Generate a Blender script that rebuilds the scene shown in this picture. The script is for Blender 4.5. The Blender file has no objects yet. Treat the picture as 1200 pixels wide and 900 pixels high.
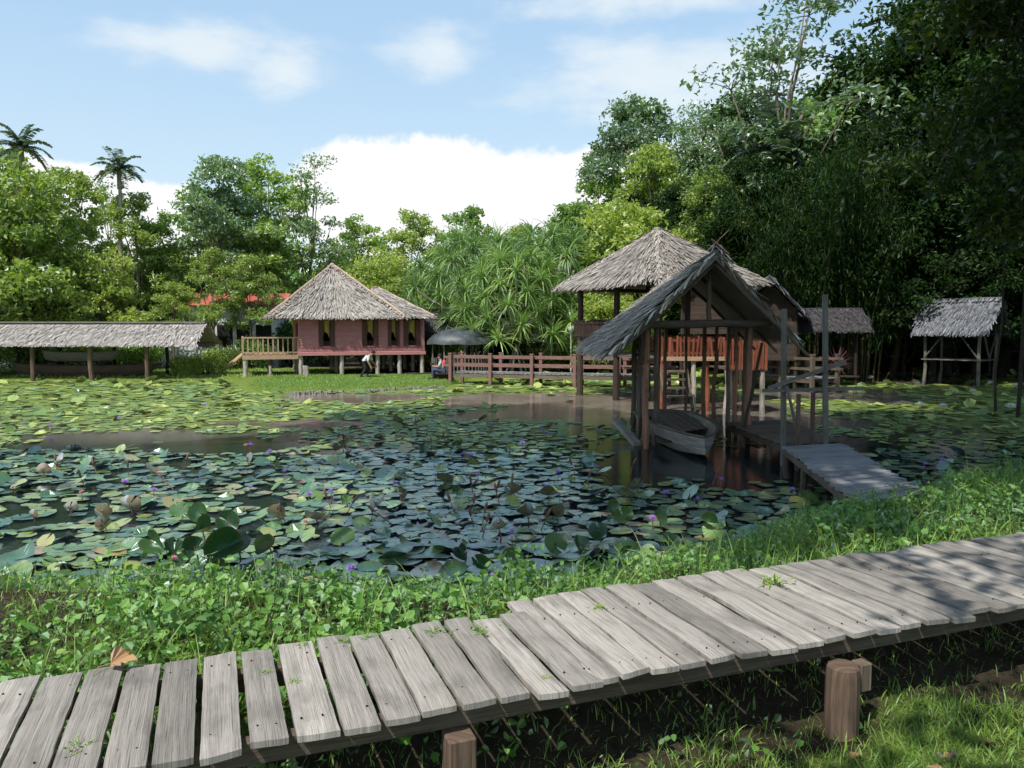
import bpy, math, random
import numpy as np
from mathutils import Vector, Matrix, noise as mnoise
R = math.radians
rng = np.random.default_rng(7)
random.seed(7)
scene = bpy.context.scene
COL = scene.collection
CAMZ, F, PITCH = 2.4, 900.0, math.atan(65/900)
cp, sp = math.cos(PITCH), math.sin(PITCH)

def ray(px, py):
    X, Y = (px-600)/F, (450-py)/F
    return np.array([X, cp+Y*sp, -sp+Y*cp])
def G(px, py, z=0.0):
    d = ray(px, py); k = (z-CAMZ)/d[2]
    return np.array([0, 0, CAMZ])+d*k
def at(px, py, y):
    d = ray(px, py); return np.array([0, 0, CAMZ])+d*(y/d[1])

# ------------------------------------------------------------------ mesh builder
class MB:
    def __init__(s): s.v, s.f, s.r, s.p, s.n = [], [], [], [], 0
    def add(s, v, f, r=0.5, pc=None):
        v = np.asarray(v, float).reshape(-1, 3); k = len(v)
        s.v.append(v)
        fs = f if isinstance(f, list) and len(f) and isinstance(f[0], np.ndarray) and f[0].ndim == 2 else [f]
        for a in fs:
            if isinstance(a, np.ndarray): s.f.append(a+s.n)
            else:
                by = {}
                for q in a: by.setdefault(len(q), []).append(q)
                for q in by.values(): s.f.append(np.array(q, int)+s.n)
        s.r.append(np.broadcast_to(np.asarray(r, float), (k,)).copy())
        s.p.append(v.copy() if pc is None else np.asarray(pc, float).reshape(-1, 3))
        s.n += k
        return s
    def beam(s, a, b, w, h=None, r=None, up=(0, 0, 1), ext=0.0):
        a, b = np.asarray(a, float), np.asarray(b, float); h = w if h is None else h
        d = b-a; L = np.linalg.norm(d); d = d/L; a = a-d*ext; b = b+d*ext; L += 2*ext
        u = np.asarray(up, float)
        if abs(np.dot(u, d)) > .95: u = np.array([0., 1, 0])
        sd = np.cross(d, u); sd /= np.linalg.norm(sd); u = np.cross(sd, d)
        r = rng.random() if r is None else r
        vs, pc = [], []
        for e, (o, t) in enumerate(((a, 0), (b, L))):
            for i, j in ((-1, -1), (1, -1), (1, 1), (-1, 1)):
                vs.append(o+sd*i*w/2+u*j*h/2); pc.append((t, i*w/2+j*h/2, r*37))
        return s.add(vs, [(3, 2, 1, 0), (4, 5, 6, 7), (0, 1, 5, 4), (1, 2, 6, 5), (2, 3, 7, 6), (3, 0, 4, 7)], r, pc)
    def box(s, lo, hi, r=None):
        lo, hi = np.array(lo, float), np.array(hi, float)
        return s.beam(((lo[0]+hi[0])/2, (lo[1]+hi[1])/2, lo[2]), ((lo[0]+hi[0])/2, (lo[1]+hi[1])/2, hi[2]), hi[0]-lo[0], hi[1]-lo[1], r=r, up=(0, 1, 0))
    def tube(s, pts, rad, n=8, r=None, cap=True):
        pts = np.asarray(pts, float); k = len(pts)
        rad = np.broadcast_to(np.asarray(rad, float), (k,))
        r = rng.random() if r is None else r
        vs, pc = [], []; L = 0
        for i in range(k):
            d = pts[min(i+1, k-1)]-pts[max(i-1, 0)]; d /= (np.linalg.norm(d)+1e-9)
            u = np.array([0, 0, 1.]) if abs(d[2]) < .9 else np.array([0, 1., 0])
            a = np.cross(d, u); a /= np.linalg.norm(a); b = np.cross(a, d)
            if i: L += np.linalg.norm(pts[i]-pts[i-1])
            for j in range(n):
                t = 2*math.pi*j/n
                vs.append(pts[i]+(a*math.cos(t)+b*math.sin(t))*rad[i]); pc.append((L, math.sin(t)*rad[i]*2, r*37))
        fs = [(i*n+j, i*n+(j+1) % n, (i+1)*n+(j+1) % n, (i+1)*n+j) for i in range(k-1) for j in range(n)]
        if cap: fs += [tuple(range(n))[::-1], tuple(range((k-1)*n, k*n))]
        return s.add(vs, fs, r, pc)
    def pole(s, a, b, r0, r1=None, n=8, seg=5, wob=.012, r=None):
        a, b = np.asarray(a, float), np.asarray(b, float); r1 = r0 if r1 is None else r1
        t = np.linspace(0, 1, seg+1)[:, None]
        p = a+(b-a)*t; p[1:-1] += rng.normal(0, wob, (seg-1, 3))
        return s.tube(p, (r0+(r1-r0)*t[:, 0])*(1+rng.normal(0, .04, seg+1)), n, r)
    def sphere(s, c, rad, n=10, m=7, r=None, sc=(1, 1, 1)):
        vs = []; 
        for i in range(m+1):
            ph = math.pi*(i+.02)/(m+.04)
            for j in range(n):
                t = 2*math.pi*j/n
                vs.append(np.array(c)+rad*np.array(sc)*np.array([math.sin(ph)*math.cos(t), math.sin(ph)*math.sin(t), math.cos(ph)]))
        fs = [(i*n+j, (i+1)*n+j, (i+1)*n+(j+1) % n, i*n+(j+1) % n) for i in range(m) for j in range(n)]
        return s.add(vs, fs, rng.random() if r is None else r)
    def mesh(s, name, mat, off=None, smooth=False):
        v = np.concatenate(s.v)
        if off is not None: v = v-np.asarray(off)
        me = bpy.data.meshes.new(name)
        nl = sum(a.size for a in s.f); nf = sum(len(a) for a in s.f)
        me.vertices.add(len(v)); me.vertices.foreach_set('co', v.astype(np.float32).ravel())
        me.loops.add(nl); me.polygons.add(nf)
        me.loops.foreach_set('vertex_index', np.concatenate([a.ravel() for a in s.f]).astype(np.int32))
        tot = np.concatenate([np.full(len(a), a.shape[1]) for a in s.f])
        st = np.concatenate([[0], np.cumsum(tot)[:-1]])
        me.polygons.foreach_set('loop_start', st.astype(np.int32))
        if smooth: me.polygons.foreach_set('use_smooth', np.ones(nf, bool))
        else: me.polygons.foreach_set('use_smooth', np.zeros(nf, bool))
        me.update(calc_edges=True)
        at_ = me.attributes.new('rnd', 'FLOAT', 'POINT'); at_.data.foreach_set('value', np.concatenate(s.r).astype(np.float32))
        at_ = me.attributes.new('pc', 'FLOAT_VECTOR', 'POINT'); at_.data.foreach_set('vector', np.concatenate(s.p).astype(np.float32).ravel())
        if mat: me.materials.append(mat)
        me.validate()
        return me

def wloc(o):
    t = np.zeros(3)
    while o is not None: t += np.array(o.location); o = o.parent
    return t
def obj(name, mb, mat, parent=None, world=True, smooth=False, bevel=0):
    """mb in world coordinates unless world=False (then local to the parent)"""
    me = mb.mesh(name, mat, wloc(parent) if (parent is not None and world) else None, smooth)
    o = bpy.data.objects.new(name, me); COL.objects.link(o)
    if parent is not None: o.parent = parent
    if bevel:
        m = o.modifiers.new('bevel', 'BEVEL'); m.width = bevel; m.segments = 1; m.limit_method = 'ANGLE'
    return o
def tag(o, label=None, cat=None, group=None, kind=None):
    if label: o['label'] = label
    if cat: o['category'] = cat
    if group: o['group'] = group
    if kind: o['kind'] = kind
    return o
def thing(name, label, cat, loc=(0, 0, 0), rz=0.0, group=None):
    o = bpy.data.objects.new(name, None); COL.objects.link(o)
    o.location = tuple(float(c) for c in loc); o.rotation_euler = (0, 0, rz); o.empty_display_size = .3
    return tag(o, label, cat, group)
def solo(name, label, cat, mb, mat, loc, rz=0, group=None, smooth=False, sc=1.0):
    me = mb.mesh(name, mat, None, smooth); o = bpy.data.objects.new(name, me); COL.objects.link(o)
    o.location = tuple(float(c) for c in loc); o.rotation_euler = (0, 0, rz); o.scale = (sc,)*3
    return tag(o, label, cat, group)
def copy_tree(o, parent=None):
    c = o.copy(); COL.objects.link(c); c.parent = parent
    for ch in list(o.children): copy_tree(ch, c)
    return c

# ------------------------------------------------------------------ materials
def newmat(name):
    m = bpy.data.materials.new(name); m.use_nodes = True
    nt = m.node_tree; nt.nodes.clear()
    return m, nt, nt.nodes, nt.links
def nd(nt, typ, **kw):
    n = nt.nodes.new(typ)
    for k, v in kw.items():
        if k == 'inp':
            for kk, vv in v.items(): n.inputs[kk].default_value = vv
        else: setattr(n, k, v)
    return n
def mth(nt, op, a, b=None, c=None, clamp=False):
    n = nt.nodes.new('ShaderNodeMath'); n.operation = op; n.use_clamp = clamp
    for i, x in enumerate((a, b, c)):
        if x is None: continue
        if isinstance(x, (int, float)): n.inputs[i].default_value = x
        else: nt.links.new(x, n.inputs[i])
    return n.outputs[0]
def mixc(nt, f, a, b, mode='MIX'):
    n = nt.nodes.new('ShaderNodeMix'); n.data_type = 'RGBA'; n.blend_type = mode
    for i, x in ((0, f), (6, a), (7, b)):
        if isinstance(x, (int, float)): n.inputs[i].default_value = x
        elif isinstance(x, tuple): n.inputs[i].default_value = (*x[:3], 1)
        else: nt.links.new(x, n.inputs[i])
    return n.outputs[2]
def ramp(nt, f, stops, interp='LINEAR'):
    n = nt.nodes.new('ShaderNodeValToRGB'); cr = n.color_ramp; cr.interpolation = interp
    while len(cr.elements) < len(stops): cr.elements.new(.5)
    for e, (p, c) in zip(cr.elements, stops):
        e.position = p; e.color = (*c, 1) if isinstance(c, tuple) else (c, c, c, 1)
    nt.links.new(f, n.inputs[0]); return n.outputs[0]
def attr(nt, name, out='Fac'):
    n = nt.nodes.new('ShaderNodeAttribute'); n.attribute_name = name; return n.outputs[out]
def noise(nt, vec, scale, detail=4, rough=.55, dist=0.0, out=0):
    n = nd(nt, 'ShaderNodeTexNoise', inp={'Scale': scale, 'Detail': detail, 'Roughness': rough, 'Distortion': dist})
    if vec is not None: nt.links.new(vec, n.inputs['Vector'])
    return n.outputs[out]
def vscale(nt, vec, s):
    n = nt.nodes.new('ShaderNodeVectorMath'); n.operation = 'MULTIPLY'; n.inputs[1].default_value = s
    nt.links.new(vec, n.inputs[0]); return n.outputs[0]
def objco(nt): return nt.nodes.new('ShaderNodeTexCoord').outputs['Object']
def bump(nt, h, strength, dist):
    n = nd(nt, 'ShaderNodeBump', inp={'Strength': strength, 'Distance': dist}); nt.links.new(h, n.inputs['Height']); return n.outputs[0]
def finish(nt, col, rough, nrm=None, spec=.3, metallic=0.0):
    b = nd(nt, 'ShaderNodeBsdfPrincipled', inp={'Specular IOR Level': spec, 'Metallic': metallic})
    if isinstance(rough, (int, float)): b.inputs['Roughness'].default_value = rough
    else: nt.links.new(rough, b.inputs['Roughness'])
    if isinstance(col, tuple): b.inputs['Base Color'].default_value = (*col, 1)
    else: nt.links.new(col, b.inputs['Base Color'])
    if nrm is not None: nt.links.new(nrm, b.inputs['Normal'])
    o = nt.nodes.new('ShaderNodeOutputMaterial'); nt.links.new(b.outputs[0], o.inputs[0])

def wood(name, c1, c2, dark=(.03, .025, .02), rough=.8, vary=.5, grain=9.0, bumpd=.004, stain=.6):
    """grain runs along the piece (attribute pc.x)"""
    m, nt, N, L = newmat(name)
    pc = attr(nt, 'pc', 'Vector'); r = attr(nt, 'rnd')
    g1 = noise(nt, vscale(nt, pc, (1.2, grain*4, 1)), 1.5, 6, .65, .6)
    g2 = noise(nt, vscale(nt, pc, (2.5, grain*16, 1)), 1.5, 4, .7)
    g3 = noise(nt, vscale(nt, pc, (1, 2.2, 1)), 2.2, 4, .6)
    c = mixc(nt, ramp(nt, g1, [(.3, 0.0), (.7, 1.0)]), c1, c2)
    c = mixc(nt, mth(nt, 'MULTIPLY', ramp(nt, g2, [(.5, 0.0), (.70, 1.0)]), .75), c, dark)
    c = mixc(nt, mth(nt, 'MULTIPLY', ramp(nt, g3, [(.5, 0.0), (.75, 1.0)]), stain), c, tuple(x*.45 for x in c1))
    v = mth(nt, 'ADD', mth(nt, 'MULTIPLY', r, vary), 1-vary/2)
    hs = nd(nt, 'ShaderNodeHueSaturation'); L.new(c, hs.inputs['Color']); L.new(v, hs.inputs['Value'])
    h = mth(nt, 'ADD', mth(nt, 'MULTIPLY', g1, .6), g2)
    finish(nt, hs.outputs[0], rough, bump(nt, h, .8, bumpd), .25)
    return m
def plain(name, c1, c2, scale=6, rough=.7, vary=.3, bumpd=.01, spec=.3, bs=None, metallic=0):
    m, nt, N, L = newmat(name)
    co = objco(nt); n1 = noise(nt, co, scale, 6, .6)
    c = mixc(nt, ramp(nt, n1, [(.35, 0.0), (.65, 1.0)]), c1, c2)
    v = mth(nt, 'ADD', mth(nt, 'MULTIPLY', attr(nt, 'rnd'), vary), 1-vary/2)
    hs = nd(nt, 'ShaderNodeHueSaturation'); L.new(c, hs.inputs['Color']); L.new(v, hs.inputs['Value'])
    finish(nt, hs.outputs[0], rough, bump(nt, noise(nt, co, bs or scale*4, 5), .6, bumpd) if bumpd else None, spec, metallic)
    return m
def padmat(name, stops, trans=.15, gloss=.3, rough=.3, objvar=.6, rim=(.16, .09, .04)):
    """floating leaf: pc holds the unit-disc position, so veins and a browned rim follow each leaf"""
    m, nt, N, L = newmat(name)
    r = attr(nt, 'rnd'); pc = attr(nt, 'pc', 'Vector'); oi = nt.nodes.new('ShaderNodeObjectInfo'); geo = nt.nodes.new('ShaderNodeNewGeometry')
    nz = noise(nt, geo.outputs['Position'], 9, 3, .65)
    big = noise(nt, geo.outputs['Position'], .6, 2, .5)
    f = mth(nt, 'ADD', mth(nt, 'MULTIPLY', r, .75), mth(nt, 'MULTIPLY', mth(nt, 'SUBTRACT', big, .42), .7))
    f = mth(nt, 'ADD', f, mth(nt, 'ADD', mth(nt, 'MULTIPLY', mth(nt, 'SUBTRACT', oi.outputs['Random'], .5), objvar), mth(nt, 'MULTIPLY', mth(nt, 'SUBTRACT', nz, .5), .25)), clamp=True)
    c = ramp(nt, f, stops)
    sp_ = nt.nodes.new('ShaderNodeSeparateXYZ'); L.new(pc, sp_.inputs[0])
    ang = mth(nt, 'ARCTAN2', sp_.outputs[1], sp_.outputs[0]); rad = mth(nt, 'SQRT', mth(nt, 'ADD', mth(nt, 'MULTIPLY', sp_.outputs[0], sp_.outputs[0]), mth(nt, 'MULTIPLY', sp_.outputs[1], sp_.outputs[1])))
    vein = ramp(nt, mth(nt, 'ABSOLUTE', mth(nt, 'SINE', mth(nt, 'MULTIPLY', ang, 8.5))), [(.0, 1.0), (.16, 0.0)])
    c = mixc(nt, mth(nt, 'MULTIPLY', vein, .28), c, (.24, .32, .14))
    c = mixc(nt, mth(nt, 'MULTIPLY', ramp(nt, mth(nt, 'ADD', rad, mth(nt, 'MULTIPLY', mth(nt, 'SUBTRACT', nz, .5), .5)), [(.86, 0.0), (1.0, 1.0)]), .6), c, rim)
    c = mixc(nt, mth(nt, 'MULTIPLY', ramp(nt, nz, [(.64, 0.0), (.7, 1.0)]), .5), c, rim)
    bk = nt.nodes.new('ShaderNodeMix'); bk.data_type = 'RGBA'; L.new(geo.outputs['Backfacing'], bk.inputs[0]); L.new(c, bk.inputs[6]); bk.inputs[7].default_value = (.13, .10, .05, 1); c = bk.outputs[2]
    nr = bump(nt, mth(nt, 'ADD', vein, mth(nt, 'MULTIPLY', nz, 1.5)), .35, .008)
    d = nd(nt, 'ShaderNodeBsdfDiffuse'); L.new(c, d.inputs[0]); L.new(nr, d.inputs['Normal'])
    t = nd(nt, 'ShaderNodeBsdfTranslucent'); L.new(mixc(nt, 1.0, c, (1.2, 1.3, .5), 'MULTIPLY'), t.inputs[0])
    g = nd(nt, 'ShaderNodeBsdfGlossy', inp={'Roughness': rough}); g.inputs[0].default_value = (.80, .92, 1, 1); L.new(nr, g.inputs['Normal'])
    a = nd(nt, 'ShaderNodeMixShader', inp={0: trans}); L.new(d.outputs[0], a.inputs[1]); L.new(t.outputs[0], a.inputs[2])
    fr = nd(nt, 'ShaderNodeLayerWeight', inp={0: .35}); k = mth(nt, 'ADD', .45, mth(nt, 'MULTIPLY', nz, 1.1))
    b = nt.nodes.new('ShaderNodeMixShader'); L.new(mth(nt, 'MULTIPLY', k, mth(nt, 'ADD', mth(nt, 'MULTIPLY', fr.outputs['Fresnel'], gloss*2.2), gloss*.25), clamp=True), b.inputs[0])
    L.new(a.outputs[0], b.inputs[1]); L.new(g.outputs[0], b.inputs[2])
    o = nt.nodes.new('ShaderNodeOutputMaterial'); L.new(b.outputs[0], o.inputs[0])
    return m
def leafmat(name, stops, trans=.35, gloss=.08, rough=.55, objvar=.35, patch=1.0, tint=(1.3, 1.35, .5)):
    m, nt, N, L = newmat(name)
    r = attr(nt, 'rnd'); oi = nt.nodes.new('ShaderNodeObjectInfo')
    geo = nt.nodes.new('ShaderNodeNewGeometry')
    if patch > 1: f = mth(nt, 'ADD', mth(nt, 'MULTIPLY', r, .6), mth(nt, 'MULTIPLY', mth(nt, 'SUBTRACT', noise(nt, geo.outputs['Position'], .35*patch, 2, .6), .3), .8))
    else: f = mth(nt, 'ADD', mth(nt, 'MULTIPLY', r, .85), .03)
    f = mth(nt, 'ADD', f, mth(nt, 'MULTIPLY', mth(nt, 'SUBTRACT', oi.outputs['Random'], .5), objvar), clamp=True)
    c = ramp(nt, f, stops)
    d = nd(nt, 'ShaderNodeBsdfDiffuse'); L.new(c, d.inputs[0])
    t = nd(nt, 'ShaderNodeBsdfTranslucent'); L.new(mixc(nt, 1.0, c, tint, 'MULTIPLY'), t.inputs[0])
    g = nd(nt, 'ShaderNodeBsdfGlossy', inp={'Roughness': rough}); g.inputs[0].default_value = (.9, .95, 1, 1) if gloss < .3 else (.70, .88, 1, 1)
    a = nd(nt, 'ShaderNodeMixShader', inp={0: trans}); L.new(d.outputs[0], a.inputs[1]); L.new(t.outputs[0], a.inputs[2])
    fr = nd(nt, 'ShaderNodeLayerWeight', inp={0: .35})
    b = nt.nodes.new('ShaderNodeMixShader'); L.new(mth(nt, 'ADD', mth(nt, 'MULTIPLY', fr.outputs['Fresnel'], gloss*2.5), gloss*.35, clamp=True), b.inputs[0])
    L.new(a.outputs[0], b.inputs[1]); L.new(g.outputs[0], b.inputs[2])
    o = nt.nodes.new('ShaderNodeOutputMaterial'); L.new(b.outputs[0], o.inputs[0])
    return m

M = {}
M['deck'] = wood('weathered_planks', (.25, .228, .205), (.41, .38, .345), dark=(.045, .036, .026), vary=.7, grain=9, bumpd=.005, stain=.8)
M['jetty'] = wood('jetty_planks', (.20, .20, .205), (.32, .32, .33), vary=.3, grain=5)
M['oldwood'] = wood('old_wood', (.10, .075, .055), (.19, .15, .115), vary=.5, grain=6, rough=.85)
M['postwood'] = wood('post_wood', (.11, .07, .05), (.20, .14, .10), vary=.3, grain=6, rough=.85)
M['greywood'] = wood('grey_wood', (.12, .11, .095), (.22, .205, .18), vary=.4, grain=6, rough=.85)
M['redwood'] = wood('red_wood', (.19, .055, .03), (.33, .11, .055), vary=.6, grain=5, rough=.7)
M['shedpost'] = wood('shed_post', (.22, .11, .07), (.36, .2, .13), vary=.5, grain=5)
M['darkwood'] = wood('dark_wood', (.035, .025, .02), (.08, .055, .045), vary=.5, grain=6)
M['bridge'] = wood('bridge_paint', (.19, .10, .09), (.30, .17, .15), vary=.35, grain=4, stain=.3)
M['siding'] = wood('pink_siding', (.48, .20, .20), (.57, .26, .25), dark=(.22, .09, .09), vary=.12, grain=3, stain=.18, bumpd=.002)
M['shutter'] = wood('shutter_wood', (.09, .04, .035), (.15, .07, .06), vary=.3, grain=5)
M['balcony'] = wood('balcony_wood', (.36, .23, .14), (.49, .33, .215), vary=.35, grain=4, stain=.3)
M['paleposts'] = wood('pale_posts', (.34, .29, .25), (.50, .44, .38), vary=.35, grain=4)
M['thatch'] = wood('thatch_grey', (.20, .18, .16), (.33, .305, .28), vary=1.1, grain=5, dark=(.05, .045, .04), stain=.5)
M['thatch_light'] = wood('thatch_light', (.34, .31, .28), (.52, .48, .44), vary=.8, grain=5, dark=(.09, .08, .07), stain=.35)
M['thatch_pav'] = wood('thatch_pavilion', (.30, .27, .24), (.47, .43, .385), vary=.9, grain=5, dark=(.07, .06, .05), stain=.4)
M['thatch_shed'] = wood('thatch_shed', (.42, .37, .31), (.72, .65, .55), vary=1.3, grain=5, dark=(.04, .04, .05), stain=.5)
M['thatch_dim'] = wood('thatch_dim', (.045, .042, .045), (.10, .095, .10), vary=1.0, grain=5)  # darkened thatch copy; the shaded shelter's dimness is put into the colour
M['thatch_dark'] = wood('thatch_dark', (.12, .125, .14), (.25, .26, .285), vary=1.1, grain=5, dark=(.03, .03, .03), stain=.5)
M['hipcap'] = wood('hip_cap', (.40, .29, .23), (.52, .41, .34), vary=.6, grain=4)
M['curtain'] = plain('curtain_yellow', (.42, .30, .09), (.52, .38, .14), 8, .8, .2, .004)
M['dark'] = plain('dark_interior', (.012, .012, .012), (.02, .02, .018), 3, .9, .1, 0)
M['white'] = plain('white_wall', (.52, .54, .56), (.72, .73, .74), 1, .8, .1, .003)
M['redroof'] = plain('red_roof', (.33, .08, .06), (.44, .13, .09), 2, .6, .2, .01)
M['hull'] = wood('boat_hull', (.20, .185, .16), (.36, .34, .30), dark=(.04, .035, .03), vary=.2, grain=4, stain=.4)
M['hull_dark'] = wood('boat_hull_dark', (.06, .04, .035), (.11, .075, .06), vary=.3, grain=3)
M['concrete'] = plain('concrete', (.2, .19, .17), (.32, .3, .27), 4, .9, .2, .01)
M['bark'] = plain('bark', (.10, .08, .06), (.22, .18, .14), 5, .9, .4, .03)
M['palebark'] = plain('pale_bark', (.26, .23, .2), (.4, .37, .33), 3, .85, .3, .02)
M['darkbark'] = plain('dark_bark', (.03, .026, .02), (.07, .06, .045), 5, .9, .4, .03)
M['leafA'] = leafmat('leaf_mid', [(.0, (.07, .15, .03)), (.4, (.18, .32, .055)), (.7, (.33, .46, .09)), (1, (.54, .62, .2))], gloss=.09, trans=.48)
M['leafB'] = leafmat('leaf_yellow_green', [(.0, (.10, .18, .03)), (.4, (.28, .38, .065)), (.7, (.45, .54, .12)), (.95, (.5, .53, .13)), (1, (.5, .35, .12))], gloss=.07, trans=.5)
M['leafC'] = leafmat('leaf_blue_green', [(.0, (.07, .14, .05)), (.5, (.17, .28, .10)), (1, (.32, .44, .2))], gloss=.14, trans=.48)
M['leafD'] = leafmat('leaf_dark', [(.0, (.007, .024, .005)), (.5, (.022, .060, .011)), (.85, (.055, .115, .02)), (1, (.13, .16, .025))], gloss=.02, trans=.35)  # low albedo paints the shade of the right-hand forest into the leaves
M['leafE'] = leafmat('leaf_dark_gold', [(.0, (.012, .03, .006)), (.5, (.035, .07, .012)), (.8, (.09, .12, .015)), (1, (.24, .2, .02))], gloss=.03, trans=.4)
M['strap'] = leafmat('strap_leaf', [(.0, (.08, .17, .03)), (.5, (.20, .35, .05)), (.8, (.33, .48, .09)), (1, (.52, .56, .18))], gloss=.15, trans=.3)
M['palmleaf'] = leafmat('palm_leaf', [(.0, (.02, .06, .015)), (.6, (.06, .14, .03)), (1, (.14, .22, .05))], gloss=.2)
M['cover'] = leafmat('creeper_leaf', [(.0, (.035, .11, .012)), (.45, (.14, .32, .032)), (.8, (.28, .48, .06)), (1, (.46, .58, .13))], gloss=.14, patch=4, trans=.35)
M['grass'] = leafmat('grass_blade', [(.0, (.08, .17, .02)), (.5, (.19, .33, .035)), (.82, (.32, .45, .07)), (.93, (.50, .50, .2)), (1, (.5, .4, .22))], gloss=.1, patch=4)
M['pad'] = padmat('lily_pad_leaf', [(.0, (.03, .085, .03)), (.35, (.08, .19, .055)), (.6, (.18, .29, .06)), (.82, (.36, .41, .08)), (.94, (.38, .30, .09)), (1, (.24, .13, .06))], gloss=.46, rough=.28)  # near pads: shade of the middle pond put into the darker stops
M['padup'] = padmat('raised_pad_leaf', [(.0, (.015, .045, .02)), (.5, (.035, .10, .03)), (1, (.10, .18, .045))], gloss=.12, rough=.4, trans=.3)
M['padfar'] = padmat('far_pad_leaf', [(.0, (.13, .22, .05)), (.35, (.31, .40, .08)), (.65, (.48, .53, .13)), (.9, (.55, .54, .2)), (1, (.36, .24, .12))], gloss=.16, rough=.38, rim=(.35, .3, .12))  # sunlit copy of the pads: far sunlight put into paler, yellower stops
M['padred'] = leafmat('red_pad_underside', [(.0, (.06, .05, .02)), (.5, (.12, .08, .035)), (1, (.2, .15, .05))], gloss=.15, trans=.25)
M['stalk'] = plain('stalk', (.14, .07, .05), (.24, .12, .08), 10, .6, .4, 0)
M['petal'] = leafmat('purple_petal', [(0, (.40, .2, .75)), (1, (.58, .34, .9))], trans=.3, tint=(1, .9, 1.1), gloss=.05)
M['petalpink'] = leafmat('pink_petal', [(0, (.6, .16, .25)), (1, (.8, .4, .45))], trans=.3, tint=(1, .9, .9), gloss=.05)
M['petalwhite'] = leafmat('white_petal', [(0, (.75, .75, .7)), (1, (.85, .85, .82))], trans=.3, tint=(1, 1, .9), gloss=.05)
M['petalyellow'] = leafmat('yellow_petal', [(0, (.7, .5, .03)), (1, (.85, .65, .06))], trans=.2, tint=(1, 1, .8), gloss=.05)
M['stamen'] = plain('stamen', (.7, .5, .05), (.8, .6, .1), 10, .6, .2, 0)
M['deadleaf'] = leafmat('dead_leaf', [(0, (.25, .12, .04)), (.6, (.42, .24, .1)), (1, (.55, .42, .25))], trans=.15, tint=(1, .8, .5), gloss=.05)
M['skin'] = plain('skin', (.36, .2, .13), (.42, .24, .16), 5, .6, .05, 0)
M['hair'] = plain('hair', (.01, .008, .007), (.02, .016, .014), 20, .6, .1, 0)
M['whitecloth'] = plain('white_cloth', (.62, .64, .63), (.74, .75, .74), 6, .85, .1, .004)
M['greycloth'] = plain('grey_cloth', (.42, .44, .47), (.55, .56, .58), 6, .85, .1, .004)
M['redcloth'] = plain('red_cloth', (.62, .05, .06), (.72, .08, .09), 6, .85, .1, .004)
M['denim'] = plain('denim', (.04, .06, .12), (.07, .1, .17), 6, .85, .1, .004)
M['blackcloth'] = plain('black_cloth', (.02, .02, .022), (.035, .035, .04), 6, .85, .1, .004)
M['metal'] = plain('lamp_metal', (.6, .6, .6), (.7, .7, .7), 6, .5, .1, 0)
M['tarp'] = plain('dark_tarp', (.03, .035, .04), (.10, .115, .12), 2, .45, .2, .02)
M['redplant'] = leafmat('red_leaf', [(0, (.08, .02, .03)), (1, (.18, .05, .06))], tint=(1, .6, .6))
# ------------------------------------------------------------------ camera, light, sky
cam = bpy.data.cameras.new('camera'); camo = bpy.data.objects.new('camera', cam); COL.objects.link(camo)
camo.location = (0, 0, CAMZ); camo.rotation_euler = (math.pi/2-PITCH, 0, 0)
cam.sensor_fit = 'HORIZONTAL'; cam.sensor_width = 36; cam.lens = 36*F/1200; cam.clip_start = .05; cam.clip_end = 5000
scene.camera = camo
EL = R(56); SH = np.array([-.60, -.80]); SH /= np.linalg.norm(SH)
SUN = np.array([SH[0]*math.cos(EL), SH[1]*math.cos(EL), math.sin(EL)])
sl = bpy.data.lights.new('sun', 'SUN'); sl.energy = 5.0; sl.angle = R(.55); sl.color = (1, .96, .88)
so = bpy.data.objects.new('sun', sl); COL.objects.link(so)
so.rotation_euler = Vector(SUN).to_track_quat('Z', 'Y').to_euler()
w = bpy.data.worlds.new('World'); scene.world = w; w.use_nodes = True
nt = w.node_tree; nt.nodes.clear(); L = nt.links
sky = nd(nt, 'ShaderNodeTexSky'); sky.sky_type = 'NISHITA'; sky.sun_disc = False
sky.sun_elevation = EL; sky.sun_rotation = math.atan2(SUN[0], SUN[1]) % (2*math.pi)
sky.air_density = 1.0; sky.dust_density = 1.0; sky.ozone_density = 1.2
tc = nt.nodes.new('ShaderNodeTexCoord').outputs['Generated']
sx = nt.nodes.new('ShaderNodeSeparateXYZ'); L.new(tc, sx.inputs[0])
az = mth(nt, 'ARCTAN2', sx.outputs[0], sx.outputs[1])
el = mth(nt, 'ARCSINE', sx.outputs[2])
cv = nt.nodes.new('ShaderNodeCombineXYZ'); L.new(az, cv.inputs[0]); L.new(el, cv.inputs[1])
n_big = noise(nt, cv.outputs[0], 11, 5, .62)
n_wisp = noise(nt, vscale(nt, cv.outputs[0], (1, 2.4, 1)), 7, 4, .6, 0)
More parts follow.
